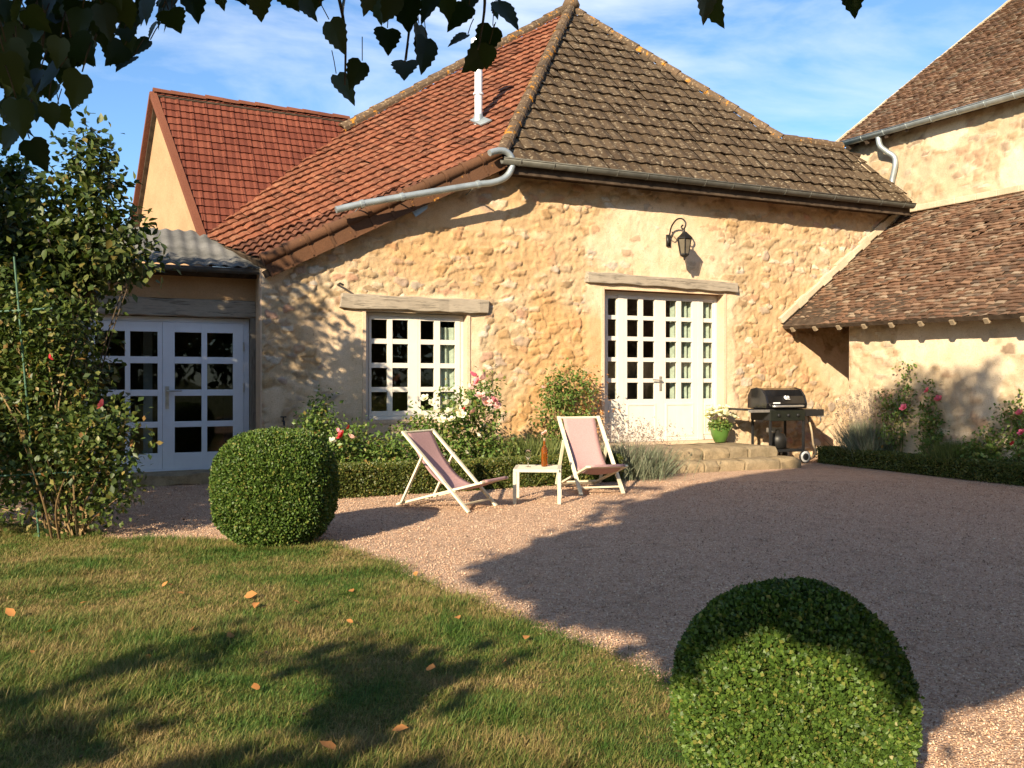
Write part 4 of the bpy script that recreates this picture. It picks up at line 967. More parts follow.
# ---- flower pot
pa = wall_pt(720, 440, -.17)[0]
po = house_thing('flower_pot', 'lime green pot of white flowers beside the french doors', 'flower pot', (pa, -.17, .345))
MB().lathe([(.085,0),(.10,.01),(.15,.12),(.172,.22),(.176,.245),(.165,.25),(.155,.235),(.13,.15)], (0,0,0), 26).build('pot', POT, po, True)
MB().lathe([(.155,.20),(.08,.225)], (0,0,0), 20).build('soil', SOIL, po)
rgp = np.random.default_rng(5)
d_ = rdir(170, rgp); d_[:,2] = np.abs(d_[:,2])*.7; V, F = clump_leaves(d_*np.array([.20,.20,.17])*rgp.uniform(.5,1,170)[:,None]+np.array([0,0,.26]), 6, .02, .05, T_SMALL, rgp)
link('foliage', mesh_np(V, F), LEAF_ROSE, po)
rr_ = random.Random(3)
fl_me = None
for i in range(46):
    t = rr_.random()*6.28; q = math.sqrt(rr_.random()); x_, y_ = .225*q*math.cos(t), .225*q*math.sin(t)
    flower_part(po, (x_*1.15, y_*1.15, .39+.20*math.sqrt(max(0, 1-q*q))+rr_.uniform(-.03,.03)), rr_.uniform(.055,.075), P_WHITE, rr_, (rr_.uniform(-.7,.7), rr_.uniform(-.7,.7)))

# ================================================================== CLIPPED BOX
CORE_SHADE = m_plain('core_shade', (.020,.024,.008), .95, .05)  # solid core coloured near black as the shade inside the box
def box_ball(label, c, rad, n, size, seed, ex=2.1):
    rg = np.random.default_rng(seed); r = root('box_ball', label, 'shrub', (c[0], c[1], 0), 0, 'clipped box balls')
    d = rdir(n, rg); lump = 1+.07*(fbm(d[:,0]*3+5, d[:,2]*3+d[:,1]*2+5, seed)-.5)+.05*(fbm(d[:,0]*11+5, d[:,2]*11+d[:,1]*7+5, seed+2)-.5)+.05*(rg.random(n) > .985)*rg.random(n)
    depth = rg.random(n)**1.6*.13
    R = np.array(rad)*(lump*(1-depth))[:,None]; 
    sq = (np.abs(d)**ex).sum(1)**(-1/ex); Pp = d*sq[:,None]*R+np.array([0,0,c[2]]); k = Pp[:,2] > -.02
    Pp = Pp[k]; d = d[k]; n = len(Pp)
    Aa = rdir(n, rg)*.9+d*.8+np.array([0,0,.25]); Nn = d*.8+rdir(n, rg)*.9
    V, F = leaf_arr(Pp, Aa, Nn, size*rg.uniform(.6,1.3,n), T_SMALL, rg, 1.25)
    link('foliage', mesh_np(V, F), LEAF_BOX, r)
    MB().lathe([(.02,c[2]-rad[2]*.9)]+[(rad[0]*.90*math.cos(t), c[2]+rad[2]*.90*math.sin(t)) for t in np.linspace(-1.2,1.45,12)], (0,0,0), 28).build('dark_core', CORE_SHADE, r, True)
    return r
bl = at_depth(276, 488, 7.75); box_ball('sunlit clipped box ball on the lawn edge in front of the annex', bl, (.515,.515,.505), 105000, .0225, 51, 2.6)
bf = at_depth(791, 703, 2.72); box_ball('big half shaded clipped box ball in the near foreground', bf, (.352,.352,.362), 110000, .0145, 52)
def box_hedge(label, pts, h, w, n, size, seed):
    rg = np.random.default_rng(seed); pts = [np.array(p, float) for p in pts]; r = root('box_hedge', label, 'hedge', (pts[0][0], pts[0][1], 0), 0, 'low clipped box hedges')
    seg = [np.linalg.norm(b-a) for a, b in zip(pts[:-1], pts[1:])]; tot = sum(seg); o = pts[0]
    VV = []; FF = []; off = 0; core = MB()
    for (a, b), L_ in zip(zip(pts[:-1], pts[1:]), seg):
        k = int(n*L_/tot); d = (b-a)/L_; s = np.array([-d[1], d[0]]); t = rg.random(k)*L_
        face = rg.random(k); hh = h*(1+.16*(fbm(t*1.2, t*0+seed, 3)-.5)); ww = w*(1+.2*(fbm(t*1.5, t*0+seed+3, 5)-.5))
        fr = face < h/(2*h+w); bk = face > 1-h/(2*h+w)
        side = np.where(fr, -.5, np.where(bk, .5, rg.random(k)-.5)); z = np.where(fr | bk, rg.random(k)**.9, 1.)*hh
        inn = rg.random(k)**2*.05; side = side*ww; side -= np.sign(side)*inn*(fr | bk); z = z-inn*(~(fr | bk))
        rc = np.minimum(np.maximum(np.abs(side)-(ww/2-.06), 0), .06)/.06; z = np.minimum(z, hh-.045*rc**2)
        P3 = np.stack([a[0]-o[0]+d[0]*t+s[0]*side, a[1]-o[1]+d[1]*t+s[1]*side, z], -1)
        Nn = np.stack([s[0]*np.sign(side)*(fr | bk), s[1]*np.sign(side)*(fr | bk), (~(fr | bk)).astype(float)], -1)
        V, F = leaf_arr(P3, rdir(k, rg)*.7+Nn*.7+np.array([0,0,.3]), Nn+rdir(k, rg)*.7, size*rg.uniform(.6,1.3,k), T_SMALL, rg, 1.2)
        VV.append(V); FF.append(F+off); off += len(V)
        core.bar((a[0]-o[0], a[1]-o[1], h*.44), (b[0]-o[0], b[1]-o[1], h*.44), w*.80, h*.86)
    link('foliage', mesh_np(np.concatenate(VV), np.concatenate(FF)), LEAF_HEDGE, r); core.build('dark_core', CORE_SHADE, r)
    return r
ha = ground_w(300, 501); hb_ = ground_w(622, 481.5)
nrm = np.array([-EYV[0], -EYV[1]]); 
ha[:2] -= nrm*.18; hb_[:2] -= nrm*.18
box_hedge('sunlit low box hedge behind the deck chairs along the house bed', [ha[:2], hb_[:2]], .37, .36, 52000, .028, 61)
hc = to_world((9.40, -.95, 0)); hd = to_world((9.40, -8.0, 0))
box_hedge('low box hedge at the foot of the lean-to wall', [hc[:2], hd[:2]], .27, .36, 52000, .026, 62)

# ================================================================== BED PLANTS
def wpt(a, y): p = to_world((a, y, 0)); return p
def a_at(u, y): return wall_pt(u, 450, y)[0]
rr_ = random.Random(21)
y_ = -1.15; p = wpt(a_at(455, y_), y_)
rb, C = shrub('rose_bush', 'big rose bush with pale pink and white blooms under the small paned window', 'rose', p, [((-.05,0,.48),(.72,.45,.48)), ((.15,.05,.92),(.55,.36,.40)), ((-.48,0,.62),(.36,.3,.42)), ((.48,0,.42),(.36,.3,.42)), ((.40,0,1.22),(.22,.18,.30))], LEAF_ROSE, .062, 30, 240, .085, 16, 71, stem_mat=STEM_GREEN)
for (u, v, mt, rad) in ((473,376,P_HOT,.055),(478,382,P_PINK,.055),(485,378,P_PALE,.06),(480,397,P_PALE,.06),(486,403,P_PALE,.065),(493,401,P_PINK,.06),(497,407,P_PALE,.05),(469,388,P_PALE,.05),(457,409,P_WHITE,.055),(447,404,P_WHITE,.05),(461,415,P_WHITE,.055),(449,412,P_WHITE,.045),(437,413,P_WHITE,.05),(425,399,P_WHITE,.05),(468,404,P_WHITE,.05),(464,410,P_RED,.03),(478,436,P_WHITE,.035),(420,414,P_WHITE,.045),(432,403,P_WHITE,.045),(441,420,P_WHITE,.045),(466,453,P_WHITE,.03),(474,412,P_PALE,.05),(452,420,P_WHITE,.045)):
    q = at_depth(u, v, p[1]-.60+rr_.uniform(-.06,.06)); flower_part(rb, tuple(q-p), rad*1.3, mt, rr_)
y_ = -1.3; p = wpt(a_at(345, y_), y_)
rb, C = shrub('rose_bush', 'low rose bush with a red bloom between the box ball and the window', 'rose', p, [((0,0,.42),(.50,.38,.42)), ((.60,0,.38),(.46,.34,.36)), ((-.40,0,.6),(.32,.3,.46)), ((-.3,0,1.0),(.14,.12,.24))], LEAF_ROSE, .064, 32, 210, .08, 12, 72, stem_mat=STEM_GREEN)
for (u, v, mt, rad) in ((342,436,P_RED,.055),(338,432,P_PINK,.04),(351,438,P_PALE,.05),(349,428,P_RED,.035),(332,441,P_WHITE,.04)):
    q = at_depth(u, v, p[1]-.48); flower_part(rb, tuple(q-p), rad*1.25, mt, rr_)
def tuft(name, label, cat, loc, h, rad, n, width, mat, seed, lean=.5, spikes=0, spike_mat=None, group=None):
    rg = np.random.default_rng(seed); r = root(name, label, cat, loc, 0, group)
    def blades(k, hmin, hmax, w, mul=1.):
        b = rg.normal(size=(k,2))*rad*.30; az = rg.random(k)*6.28; ln = lean*rg.random(k)**.7*mul; H_ = h*rg.uniform(hmin, hmax, k)
        D_ = np.stack([np.cos(az)*ln, np.sin(az)*ln, np.ones(k)], -1); D_ = unit(D_+np.stack([b[:,0], b[:,1], b[:,0]*0], -1)/max(rad,.01)*.5)
        Pb = np.stack([b[:,0], b[:,1], b[:,0]*0], -1)
        X = unit(np.cross(D_, rdir(k, rg))); w_ = w*rg.uniform(.6,1.3,k)
        mid = Pb+D_*(H_*.55)[:,None]; tip = Pb+D_*H_[:,None]+np.stack([np.cos(az), np.sin(az), -.6+0*az], -1)*(.10*H_*ln)[:,None]
        V = np.stack([Pb-X*w_[:,None]*.4, Pb+X*w_[:,None]*.4, mid+X*w_[:,None]*.5, mid-X*w_[:,None]*.5, tip], 1)
        o = (np.arange(k)*5)[:,None]
        return V.reshape(-1,3), np.array([[0,1,2,3]])+o, np.array([[3,2,4]])+o, tip
    V, Qd, Tr, tip = blades(n, .35, .85, width); link('foliage', mesh_np(V, [Qd, Tr]), mat, r)
    if spikes:
        V, Qd, Tr, tip = blades(spikes, .8, 1.25, width*.55, 1.1); c = np.repeat(tip, 9, 0)+rg.normal(size=(spikes*9,3))*np.array([.008,.008,.03])
        V2, F2 = leaf_arr(c, rdir(len(c), rg)+np.array([0,0,1.]), rdir(len(c), rg), .022*rg.uniform(.6,1.2,len(c)), T_SMALL, rg, 1.1)
        nV = len(V); link('flower_spikes', mesh_np(np.concatenate([V, V2]), [Qd, np.concatenate([Tr, F2+nV])]), spike_mat, r)
    return r
LAV_SPIKE = m_leaf('dried_lavender_spike', [(0, (.16,.12,.10)), (.6, (.25,.19,.16)), (1, (.33,.26,.20))], .1, .8, 3.)
p = wpt(a_at(523, -1.2), -1.2); tuft('rosemary_bush', 'fine leaved light green bush behind the white table', 'shrub', p, .85, .75, 2600, .018, LEAF_ROSEMARY, 81, .6)
y_ = -.55; p = wpt(a_at(561, y_), y_)
vn, C = shrub('climbing_vine', 'leafy climber against the wall left of the french doors', 'climber', p, [((0,0,.45),(.48,.36,.46)), ((.05,.1,.95),(.46,.28,.42)), ((.22,.25,1.35),(.42,.14,.28)), ((-.10,.1,1.25),(.26,.18,.32))], LEAF_ROSE, .058, 26, 150, .065, 14, 73)
for (u, v, rad) in ((545,434,.055),(543,388,.035)):
    q = at_depth(u, v, p[1]-.48); flower_part(vn, tuple(q-p), rad*1.1, P_PALE, rr_)
q0 = wpt(a_at(594, -.30), -.30)
rg_ = np.random.default_rng(9); C = rg_.normal(size=(26,3))*np.array([.16,.06,.22])+np.array([0,0,1.05]); V, F = clump_leaves(C, 14, .06, .05, T_SMALL, rg_)
link('dry_foliage', mesh_np(V, F), LEAF_DRY, vn, loc=tuple(q0-p))
p = wpt(a_at(628, -1.55), -1.55); tuft('lavender_bush', 'faded lavender bush at the left end of the steps', 'lavender', p, .72, .75, 3600, .009, LEAF_LAV, 82, .75, 260, LAV_SPIKE, 'lavender bushes')
p = wpt(9.70, -1.75); tuft('lavender_bush', 'tall grey lavender bush at the corner of the lean-to', 'lavender', p, 1.02, .42, 5200, .009, LEAF_LAV, 83, .5, 330, LAV_SPIKE, 'lavender bushes')
def side_y(u, a): return side_pt(u, 450, a)[1]
for (u, lab, blobs, fls, seed) in (
    (898, 'tall rose with one pink bloom beside the lavender on the lean-to wall', [((0,0,.98),(.34,.40,.30)),((.1,-.12,1.38),(.2,.2,.28)),((-.1,0,.6),(.2,.24,.24)),((0,.22,1.0),(.2,.2,.22))], ((904,408,.06),), 74),
    (931, 'slender rose with two pink blooms in the middle of the lean-to wall', [((0,0,.85),(.2,.24,.34)),((.05,0,.5),(.26,.3,.34)),((-.02,0,1.2),(.09,.1,.2))], ((928,391,.055),(938.5,399,.055)), 75),
    (1022, 'rose bush with several pink blooms at the right edge of the lean-to bed', [((0,0,.55),(.32,.4,.42)),((0,0,.98),(.25,.3,.3))], ((1020,413,.05),(1022,433,.05),(1013,444,.035)), 76)):
    a_ = 9.66; yy = side_y(u, a_); p = wpt(a_, yy)
    rb, C = shrub('rose_bush', lab, 'rose', p, blobs, LEAF_ROSE, .060, 22, 64, .06, 9, seed, stem_mat=STEM_GREEN)
    for (u2, v2, rad) in fls: q = at_depth(u2, v2, p[1]-.40); flower_part(rb, tuple(q-p), rad*1.1, P_HOT if rad > .04 else P_RED, rr_, (1.0,0))
for u, lab, h_, seed in ((958, 'low bushy green plant left of the leafy one in the lean-to bed', .52, 84), (988, 'leafy green plant in the lean-to bed before the right edge rose', .50, 85)):
    p = wpt(9.69, side_y(u, 9.69))
    if seed == 84: tuft('herb_plant', lab, 'plant', p, h_*1.3, .40, 4600, .010, LEAF_ROSEMARY, seed, .35)
    else: shrub('herb_plant', lab, 'plant', p, [((0,0,.32),(.36,.44,.32)),((.1,0,.62),(.14,.2,.2))], LEAF_ROSE, .065, 26, 95, .06, 6, seed, stem_mat=STEM_GREEN)

# ================================================================== LEFT SHRUBS
def stake(b, p, q, r=.012): b.tube([p, q], r, 7)
p = np.array([-3.95, 8.05, 0])
cr, C = shrub('climbing_rose', 'tall sprawling rose on green stakes with one dark pink bloom, left of the annex doors', 'rose', p,
  [((-.05,0,.70),(.62,.5,.66)), ((-.55,.1,1.2),(.62,.5,.85)), ((.18,-.05,.85),(.36,.32,.46)), ((-.30,.05,1.7),(.46,.42,.60)), ((.36,-.15,.62),(.28,.28,.50)), ((-1.0,0,.9),(.6,.5,.95)), ((-.75,.0,2.0),(.6,.45,.5))], LEAF_CLIMB, .066, 28, 500, .085, 16, 77, fill=.6)
for (u, v, mt, rad) in ((103,405,P_HOT,.05),(49,358,P_RED,.035)): q = at_depth(u, v, 7.45); flower_part(cr, tuple(q-p), rad, mt, rr_, (1.1,0))
sb = MB(); stake(sb, (-.30,-.10,.0), (-.42,-.28,2.5), .009); stake(sb, (-.85,-.15,.55), (.05,-.2,.6), .008); stake(sb, (-.9,-.25,2.0), (-.1,-.25,2.05), .008)
sb.build('stake', m_plain('green_stake', (.05,.12,.075), .6), cr)
cb = MB(); rg = random.Random(5)
for i in range(8):
    x_ = rg.uniform(-.45,.25); cb.tube(bez([(x_*.4-.05, rg.uniform(-.25,.1), -.02), (x_*.8, rg.uniform(-.35,.0), .35), (x_*1.25+rg.uniform(-.2,.2), rg.uniform(-.35,.1), rg.uniform(.7,1.2))], 5), [.013-.0009*k for k in range(11)], 6)
cb.build('canes', m_plain('brown_cane', (.13,.085,.04), .9, .1), cr)
p = np.array([-4.45, 9.0, 0])
shrub('hazel_shrub', 'tall round leaved shrub with a pointed top rising behind the climbing rose', 'shrub', p,
  [((-.35,0,2.3),(.72,.6,.62)), ((.05,0,2.95),(.58,.45,.55)), ((.20,0,3.6),(.26,.25,.48)), ((.45,0,2.75),(.34,.3,.38)), ((-.5,.1,1.4),(.9,.6,1.1)), ((-.8,0,2.6),(.6,.5,.8))], LEAF_HAZEL, .092, 26, 560, .10, 40, 78, fill=.6, tpl=T_OVAL, stem_mat=BARK)

shrub('laurel_bush', 'dark laurel at the left edge behind the tall round leaved shrub', 'shrub', (-6.1, 10.3, 0), [((0,0,2.6),(.62,.5,1.5)), ((-.3,0,1.4),(.8,.5,1.2)), ((.25,0,3.5),(.32,.35,.65))], LEAF_LINDEN, .11, 26, 330, .11, 12, 79, tpl=T_OVAL, stem_mat=BARK)

# ================================================================== TREES (the linden overhead and the one on the left throw the shade)
def project(Pw): return 512+FPX*Pw[:,0]/np.maximum(Pw[:,1], 1e-3), HORIZON-FPX*(Pw[:,2]-EYE)/np.maximum(Pw[:,1], 1e-3)
def first_hit(S):
    tg = S[:,2]/-LIGHT[2]; Sl = np.stack([(S-C0)@E1, (S-C0)@EYV, S[:,2]], -1); Ll = np.array([LIGHT@E1, LIGHT@EYV, LIGHT[2]])
    kind = np.zeros(len(S), int); t = tg.copy()
    tw_ = -Sl[:,1]/Ll[1]; hz_ = Sl[:,2]+Ll[2]*tw_; ha_ = Sl[:,0]+Ll[0]*tw_
    k = (tw_ > 0) & (tw_ < t); kind[k] = 1; t = np.where(k, tw_, t)
    tl_ = (9.75-Sl[:,0])/Ll[0]; yl = Sl[:,1]+Ll[1]*tl_; zl = Sl[:,2]+Ll[2]*tl_
    k2 = (tl_ > 0) & (tl_ < t) & (yl < -1.1) & (zl > 0); kind[k2] = 2; t = np.where(k2, tl_, t)
    H = S+LIGHT*t[:,None]; u, v = project(H); return kind, H, ha_, u, v
SH_GRAVEL = [(478,586),(520,566),(555,545),(590,524),(630,505),(680,488),(740,476),(795,468),(835,452),(1200,430),(1200,640),(1024,698),(960,722),(917,738),(882,716),(851,702),(825,698),(792,706),(771,717),(739,732),(700,735),(664,676),(610,655),(545,628),(520,600)]
SH_LAWN = [(-200,700),(40,690),(110,672),(190,655),(270,630),(360,612),(440,604),(520,622),(570,650),(520,668),(455,690),(430,720),(360,800),(-200,800)]
SH_LEAN = [(700,480),(862,440),(880,350),(915,330),(940,345),(985,310),(1005,340),(1000,400),(1040,430),(1200,420),(1200,520)]
def shade_prob(S, tree):
    kind, H, ha_, u, v = first_hit(S); pr = np.zeros(len(S)); dap = fbm(H[:,0]*1.5, H[:,1]*1.5, 55, 4)
    e_ = ((u < 660) & (v > 476)); u = u+(100*(fbm(H[:,0]*1.9, H[:,1]*1.2, 61, 4)-.5)+130*(fbm(H[:,0]*6.5, H[:,1]*3.5, 67, 3)-.5)+10)*e_
    off = (u < -30) | (u > 1060) | (H[:,1] < .4)
    g = kind == 0
    pr = np.where(g & in_poly(u, v, SH_GRAVEL), 1., pr)
    pr = np.where(g & in_poly(u, v, SH_LAWN) & (dap > .385), .7, pr)
    pr = np.where(g & in_poly(u, v, SH_GRAVEL) & (dap < .36) & (u < 640), 0., pr)
    pr = np.where(g & (v > 775) & ((u < 560) | (u > 1300)), .6, pr)
    pr = np.where(g & off, 1., pr)
    pr = np.where((kind == 2) & in_poly(u, v, SH_LEAN), .35, pr); pr = np.where((kind == 2) & (u > 1060), .8, pr)
    w1 = kind == 1
    pr = np.where(w1 & (ha_ < -.1) & (H[:,2] < 3.2), 1. if tree == 'left' else .0, pr)
    pr = np.where(w1 & (ha_ >= -.1) & (ha_ < .75) & (H[:,2] < 2.9), .45 if tree == 'left' else 0, pr)
    if tree == 'left': pr = np.where(g & (u < 200) & (v < 520) & (v > 380), .4, pr)
    return pr
def in_view(S, m=.12): return (S[:,1] > .15) & (np.abs(S[:,0]) < .579*S[:,1]+m) & (S[:,2] < EYE+.435*S[:,1]+m)
def limb(b, pts, r0, r1, n=7):
    q = bez(pts, 6); b.tube(q, [r0+(r1-r0)*i/(len(q)-1) for i in range(len(q))], n)

rg = np.random.default_rng(101)
base = np.array([1.3, -3.0, 0]); lin_t = root('linden_tree', 'overhanging linden tree whose heart shaped leaves, coloured dark for shade, hang along the top of the view', 'tree', base)
S = in_ball(14000, rg)*np.array([4.8,4.2,3.4])+np.array([-2.1,-.9,5.3]); S = S[S[:,2] > 2.1]
keep = (rg.random(len(S)) < shade_prob(S, 'linden')) & ~in_view(S, .35); S = S[keep]
print('linden clusters', len(S))
if len(S) > 2600: S = S[rg.choice(len(S), 2600, replace=False)]
Vc, Fc = clump_leaves(S, 32, .13, .13, T_OVAL, rg, .5, 1.3)
LC = Vc.reshape(-1,7,3)[:,3,:]; ok = ~in_view(LC, .45) & ((shade_prob(LC, 'linden') > 0) | (rg.random(len(LC)) < .015))
Vc = Vc.reshape(-1,7,3)[ok].reshape(-1,3); Fc = (T_OVAL[1][None]+(np.arange(ok.sum())*7)[:,None,None]).reshape(-1,3)
link('crown', mesh_np(Vc-base, Fc), LEAF_LINDEN, lin_t)
tb_ = MB(); limb(tb_, [(0,0,-.1),(.03,.02,.8),(-.02,.05,1.7),(.05,.1,2.6)], .27, .19, 12)
top = Vector((.05,.1,2.6))
limb(tb_, [top, top+Vector((.2,.3,1.6)), top+Vector((.3,.5,3.6))], .17, .05); 
limb_ends = []
for k in range(60):
    c = Vector(S[rg.integers(len(S))]-base); m_ = top.lerp(c, .5)+Vector((rg.normal()*.2, rg.normal()*.2, .35))
    lp_ = np.array([top.lerp(m_, t_) for t_ in (.3,.6,.9)]+[m_.lerp(c, t_) for t_ in (.3,.6,.9)])+base
    if shade_prob(lp_, 'linden').min() < .3 or len(limb_ends) > 16: continue
    limb(tb_, [top+Vector((0,0,rg.uniform(-.2,1.4))), m_, c], .07, .012); limb_ends.append(c)
tb_.build('trunk', BARK, lin_t, True)
# the low branch that hangs into view: nicely shaped leaves on twigs
sites = []
def hang(u, v, Y, n=1, s=26, size=.10): sites.append((u, v, Y, n, s, size))
for u, v, n in ((15,20,13),(60,15,13),(110,12,10),(150,8,7),(20,62,12),(62,52,10),(100,40,6),(12,100,7),(45,92,6),(75,70,4),(130,28,4),(175,6,3),(28,118,3),(8,128,3)): hang(u, v, 2.55, int(n*1.6), 21, .080)
for u, v in ((195,2),(218,-4),(240,-6),(262,6),(288,-6),(310,8),(318,-4),(338,34),(343,12),(357,74),(349,92),(385,40),(378,6),(394,4),(404,66),(420,40),(424,54),(428,8),(446,4),(458,38),(462,16),(476,60),(489,58),(484,38),(470,2),(496,8),(508,14),(705,4),(714,12),(852,2),(408,12),(368,2)): hang(u, v, 2.35, 1, 2, .088)
Ps = []; As = []; Ns = []; Sz = []; tw2 = MB(); rg2 = np.random.default_rng(5)
for (u, v, Y, n, s, size) in sites:
    for i in range(n):
        uu = u+(rg2.normal()*s*.7 if n > 1 else rg2.normal()*s); vv = v+(rg2.normal()*s*.6 if n > 1 else rg2.normal()*s)
        q = at_depth(uu, vv, Y+rg2.normal()*.16*(1 if n == 1 else 2.2)); ax = unit(np.array([rg2.normal()*.55, rg2.normal()*.45, -1.]))
        sz = size*rg2.uniform(.72,1.18); q = q-ax*sz*.5
        Ps.append(q); As.append(ax); Ns.append(np.array([rg2.normal()*.55, -1+rg2.normal()*.35, .35+rg2.normal()*.4])); Sz.append(sz)
        st_ = q-ax*sz*.45+np.array([rg2.normal()*.01, rg2.normal()*.01, .03]); tw2.tube([q-base, (q+st_)/2-base+np.array([0,0,.004]), st_-base], .0016, 4)
V, F = leaf_arr(np.array(Ps), np.array(As), np.array(Ns), np.array(Sz), T_HEART, rg2)
link('hanging_leaves', mesh_np(V-base, F), m_leaf('shade_toned_linden_leaf', [(0, (.010,.022,.005)), (.6, (.022,.040,.008)), (1, (.045,.065,.012))], .25, .45), lin_t)  # leaf colour darker than the crown's, crown shade painted in
bp = [at_depth(-120, -160, 1.9), at_depth(40, -60, 2.3), at_depth(200, -45, 2.4), at_depth(330, -38, 2.38), at_depth(520, -60, 2.3)]
limb(tw2, [tuple(np.array(top)+np.array([0,0,1.2])), (-1.5,2.6,3.4), (-3.3,4.0,2.6)] + [tuple(x-base) for x in bp], .035, .008)
for (u0_, v0_, u1_, v1_) in ((330,-38,345,85),(410,-45,402,20),(402,-40,405,62),(480,-50,478,50),(250,-42,262,-4),(690,-60,704,-4),(850,-50,851,-8),(40,-60,30,110),(100,-50,95,40)):
    a_ = at_depth(u0_, v0_, 2.38); c_ = at_depth(u1_, v1_, 2.38); limb(tw2, [a_-base, (a_+c_)/2-base+np.array([.015,.02,.0]), c_-base], .006, .0025, 6)
limb(tw2, [bp[-1]-base, at_depth(700,-64,2.3)-base, at_depth(870,-54,2.3)-base], .008, .004, 6)
tw2.build('twigs', BARK, lin_t, True)

base = np.array([-7.4, 5.4, 0]); lt_ = root('maple_tree', 'dark bushy tree at the left edge that shades the annex', 'tree', base)
S = in_ball(3800, rg)*np.array([3.1,3.0,2.7])+np.array([-6.7,6.1,4.0]); S = S[S[:,2] > 1.0]
pr = shade_prob(S, 'left'); u, v = project(S); vis = in_view(S, .05)
pr = np.where(vis, np.where((u < 50) & (v > 60) & (v < 330) & (S[:,1] > 4.2), np.maximum(pr, .9), 0), pr); S = S[rg.random(len(S)) < pr]
S = S[~in_view(S, .05)]; print('maple clusters', len(S))
if len(S) > 800: S = S[rg.choice(len(S), 800, replace=False)]
Vc, Fc = clump_leaves(S, 30, .15, .105, T_OVAL, rg, .4, 1.3); link('crown', mesh_np(Vc-base, Fc), LEAF_LINDEN, lt_)
tb_ = MB(); limb(tb_, [(0,0,-.1),(.05,.0,.9),(.15,.1,1.9)], .22, .15, 12); top = Vector((.15,.1,1.9))
for k in range(16):
    c = Vector(S[rg.integers(len(S))]-base); limb(tb_, [top, top.lerp(c, .5)+Vector((0,0,.3)), c], .08, .015)
tb_.build('trunk', BARK, lt_, True)

def far_tree(label, x, y, h, rx, seed):  # unseen oaks added to darken pane reflections and limit sky light
    rg_ = np.random.default_rng(seed); r = root('added_oak', label, 'tree', (x, y, 0), 0, 'unseen oaks added to darken pane reflections')
    C = in_ball(260, rg_)*np.array([rx,rx,h*.42])+np.array([0,0,h*.56]); V, F = clump_leaves(C, 16, .42, .42, T_SMALL, rg_); link('crown', mesh_np(V, F), LEAF_LINDEN, r)
    b = MB(); limb(b, [(0,0,-.1),(.1,.05,h*.25),(0,.1,h*.6)], .32, .12, 10); b.build('trunk', BARK, r, True)
for i, (x, y, h, rx, lab) in enumerate(((4.6,-9.5,7.5,2.9,'added unseen oak behind the viewer, nearest the linden'),(8.2,-7.5,8.5,3.2,'tall added unseen oak behind the viewer, second from the linden'),(12.5,-6.0,8.0,3.0,'added unseen oak behind the viewer, third from the linden'),(16.5,-3.0,9.0,3.3,'broad added unseen oak behind the viewer, farthest from the linden'),(1.2,-11.5,5.5,2.6,'smallest added unseen oak behind the viewer'))): far_tree(lab, x, y, h, rx, 200+i)

# ================================================================== GRASS, GRAVEL CHIPS, FALLEN LEAVES
m = M('mown_grass', .6, .25); g = m.geo()
f = m.math('ADD', m.math('MULTIPLY', g.outputs['Random Per Island'], .42), m.math('ADD', m.math('MULTIPLY', m.rng(m.noise(1.15, 5, .6), .36, .60), .42), m.math('MULTIPLY', m.rng(m.noise(6, 3, .6), .35, .65), .2)))
c = m.ramp(f, [(.14, (.04,.105,.014)), (.42, (.085,.135,.026)), (.56, (.165,.18,.042)), (.70, (.235,.185,.068)), (.92, (.34,.245,.105))]); m.col(c)
tl = m.n('ShaderNodeBsdfTranslucent'); m.l(c, tl.inputs['Color']); mx = m.n('ShaderNodeMixShader'); mx.inputs[0].default_value = .25
m.l(m.b.outputs[0], mx.inputs[1]); m.l(tl.outputs[0], mx.inputs[2]); m.l(mx.outputs[0], m.out.inputs['Surface']); GRASS2 = m.m
rg = np.random.default_rng(303); N = 1050000
Yg = 2.9+(9.6-2.9)*rg.random(N)**1.25; Xg = -.66*Yg-1.3+rg.random(N)*(.66*Yg+1.3+2.0)
# thin out: equal area density up close, sparser far off
k = in_poly(Xg+.07*rg.normal(size=N), Yg+.07*rg.normal(size=N), LAWN_POLY) & (rg.random(N) < .75); Xg = Xg[k]; Yg = Yg[k]; N = len(Xg)
print('blades', N)
H_ = .74*(.022+.034*fbm(Xg*1.7, Yg*1.7, 5)+.025*rg.random(N)**3)*(1+.9*sstep(fbm(Xg*1.1, Yg*1.6, 15), .54, .62)); az = rg.random(N)*6.28; le = rg.uniform(.2,2.1,N)
W_ = rg.uniform(.0017,.0033,N)*(1+Yg*.07)
D_ = unit(np.stack([np.cos(az)*le, np.sin(az)*le, np.ones(N)], -1)); X_ = np.stack([-np.sin(az+.4), np.cos(az+.4), 0*az], -1); P0 = np.stack([Xg, Yg, 0*Xg-.002], -1)
mid = P0+D_*(H_*.55)[:,None]; tip = P0+D_*H_[:,None]+np.stack([np.cos(az), np.sin(az), -.5+0*az], -1)*(.25*H_*le)[:,None]
V = np.stack([P0-X_*W_[:,None]*.5, P0+X_*W_[:,None]*.5, mid+X_*W_[:,None]*.42, mid-X_*W_[:,None]*.42, tip], 1).reshape(-1,3); o_ = (np.arange(N)*5)[:,None]
tag(link('grass', mesh_np(V, [np.array([[0,1,2,3]])+o_, np.array([[3,2,4]])+o_]), GRASS2), 'short dry mown grass of the front lawn', 'grass', kind='stuff')
N = 210000; Yg = 2.2+10.3*rg.random(N)**1.4; Xg = (-.62+rg.random(N)*1.34)*Yg+1.2*rg.random(N)
k = ~in_poly(Xg+.09*rg.normal(size=N), Yg+.09*rg.normal(size=N), LAWN_POLY); Xg = Xg[k]; Yg = Yg[k]; N = min(len(Xg), 130000); Xg = Xg[:N]; Yg = Yg[:N]
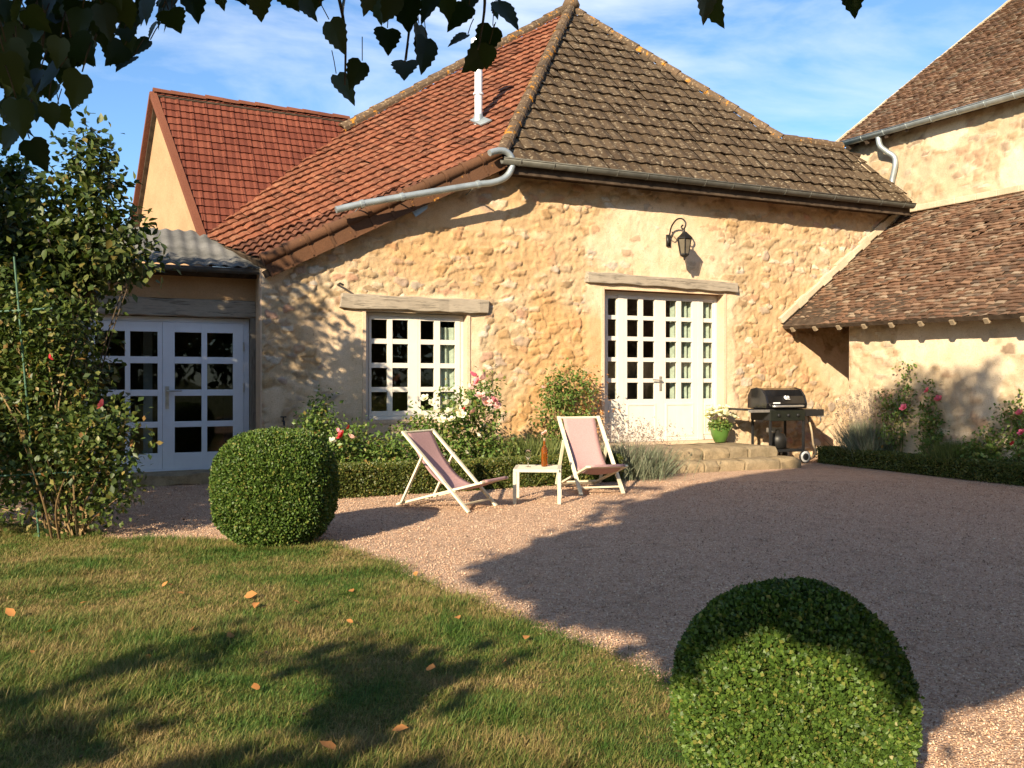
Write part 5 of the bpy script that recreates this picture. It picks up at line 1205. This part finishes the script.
octa = np.array([(1,0,0),(-1,0,0),(0,1,0),(0,-1,0),(0,0,1),(0,0,-1.)]); of = np.array([(0,2,4),(2,1,4),(1,3,4),(3,0,4),(2,0,5),(1,2,5),(3,1,5),(0,3,5)])
R_ = rdir(N, rg); Q_ = unit(np.cross(R_, rdir(N, rg))); K_ = np.cross(R_, Q_); sc = (.0027+.0036*rg.random(N)**2)*(1+.04*Yg)
sx = np.stack([rg.uniform(.7,1.4,N), rg.uniform(.6,1.1,N), rg.uniform(.5,.9,N)], -1)*sc[:,None]
loc6 = octa[None]*sx[:,None,:]*(1+.25*rg.normal(size=(N,6,1)))
V = (np.stack([Xg, Yg, .001+.002*rg.random(N)], -1)[:,None,:]+loc6[:,:,0,None]*R_[:,None,:]+loc6[:,:,1,None]*Q_[:,None,:]+loc6[:,:,2,None]*K_[:,None,:]).reshape(-1,3)
tag(link('gravel_chips', mesh_np(V, (of[None]+(np.arange(N)*6)[:,None,None]).reshape(-1,3)), PEBBLE), 'loose pink gravel chips covering the courtyard', 'gravel', kind='stuff')
N = 900; Yl = 3.2+10*rg.random(N)**1.3; Xl = (-.6+1.2*rg.random(N))*Yl; kk = fbm(Xl*.8, Yl*.8, 33) > .45; Xl = Xl[kk]; Yl = Yl[kk]; N = len(Xl)
V, F = leaf_arr(np.stack([Xl, Yl, .006+.004*rg.random(N)], -1), np.stack([rg.normal(size=N), rg.normal(size=N), .15*rg.normal(size=N)], -1), np.array([0,0,1.])+.35*rdir(N, rg), .012+.022*rg.random(N)**2, T_SMALL, rg, 1.2)
tag(link('leaf_litter', mesh_np(V, F), m_leaf('brown_litter', [(0, (.07,.045,.028)), (.7, (.13,.08,.045)), (1, (.26,.14,.06))], .1, .8)), 'small brown flakes of leaf litter strewn over gravel and grass', 'leaf litter', kind='stuff')
lf = [(244,597,.075),(257,603,.06),(183,594,.06),(170,586,.045),(79,604,.05),(51,632,.05),(14,617,.07),(191,629,.05),(35,651,.045),(234,635,.05),(353,592,.06),(427,602,.05),(456,617,.05),(415,572,.045),(383,583,.04),(426,669,.05),(392,731,.06),(336,751,.07),(450,727,.045),(260,687,.04),(525,640,.05),(162,587,.04),(300,604,.04),(146,655,.04),(353,623,.04),(502,664,.045)]
rg3 = np.random.default_rng(17); fresh = [(244,597),(51,632)]
for i, (u, v, s) in enumerate(lf):
    q = ground_w(u, v, .03); V, F = leaf_arr(np.zeros((1,3)), np.array([[rg3.normal(), rg3.normal(), .25*rg3.normal()]]), np.array([[rg3.normal()*.3, -.4+rg3.normal()*.3, 1.]]), np.array([s*1.1]), T_OVAL, rg3, 1.2)
    V[:,2] += .35*s*np.abs(V[:,0]/s)
    o = link('fallen_leaf', mesh_np(V, F), LEAF_DRY, None, loc=(q[0], q[1], .032))
    tag(o, 'dry curled orange brown leaf lying on the lawn', 'leaf', 'fallen leaves on the lawn')
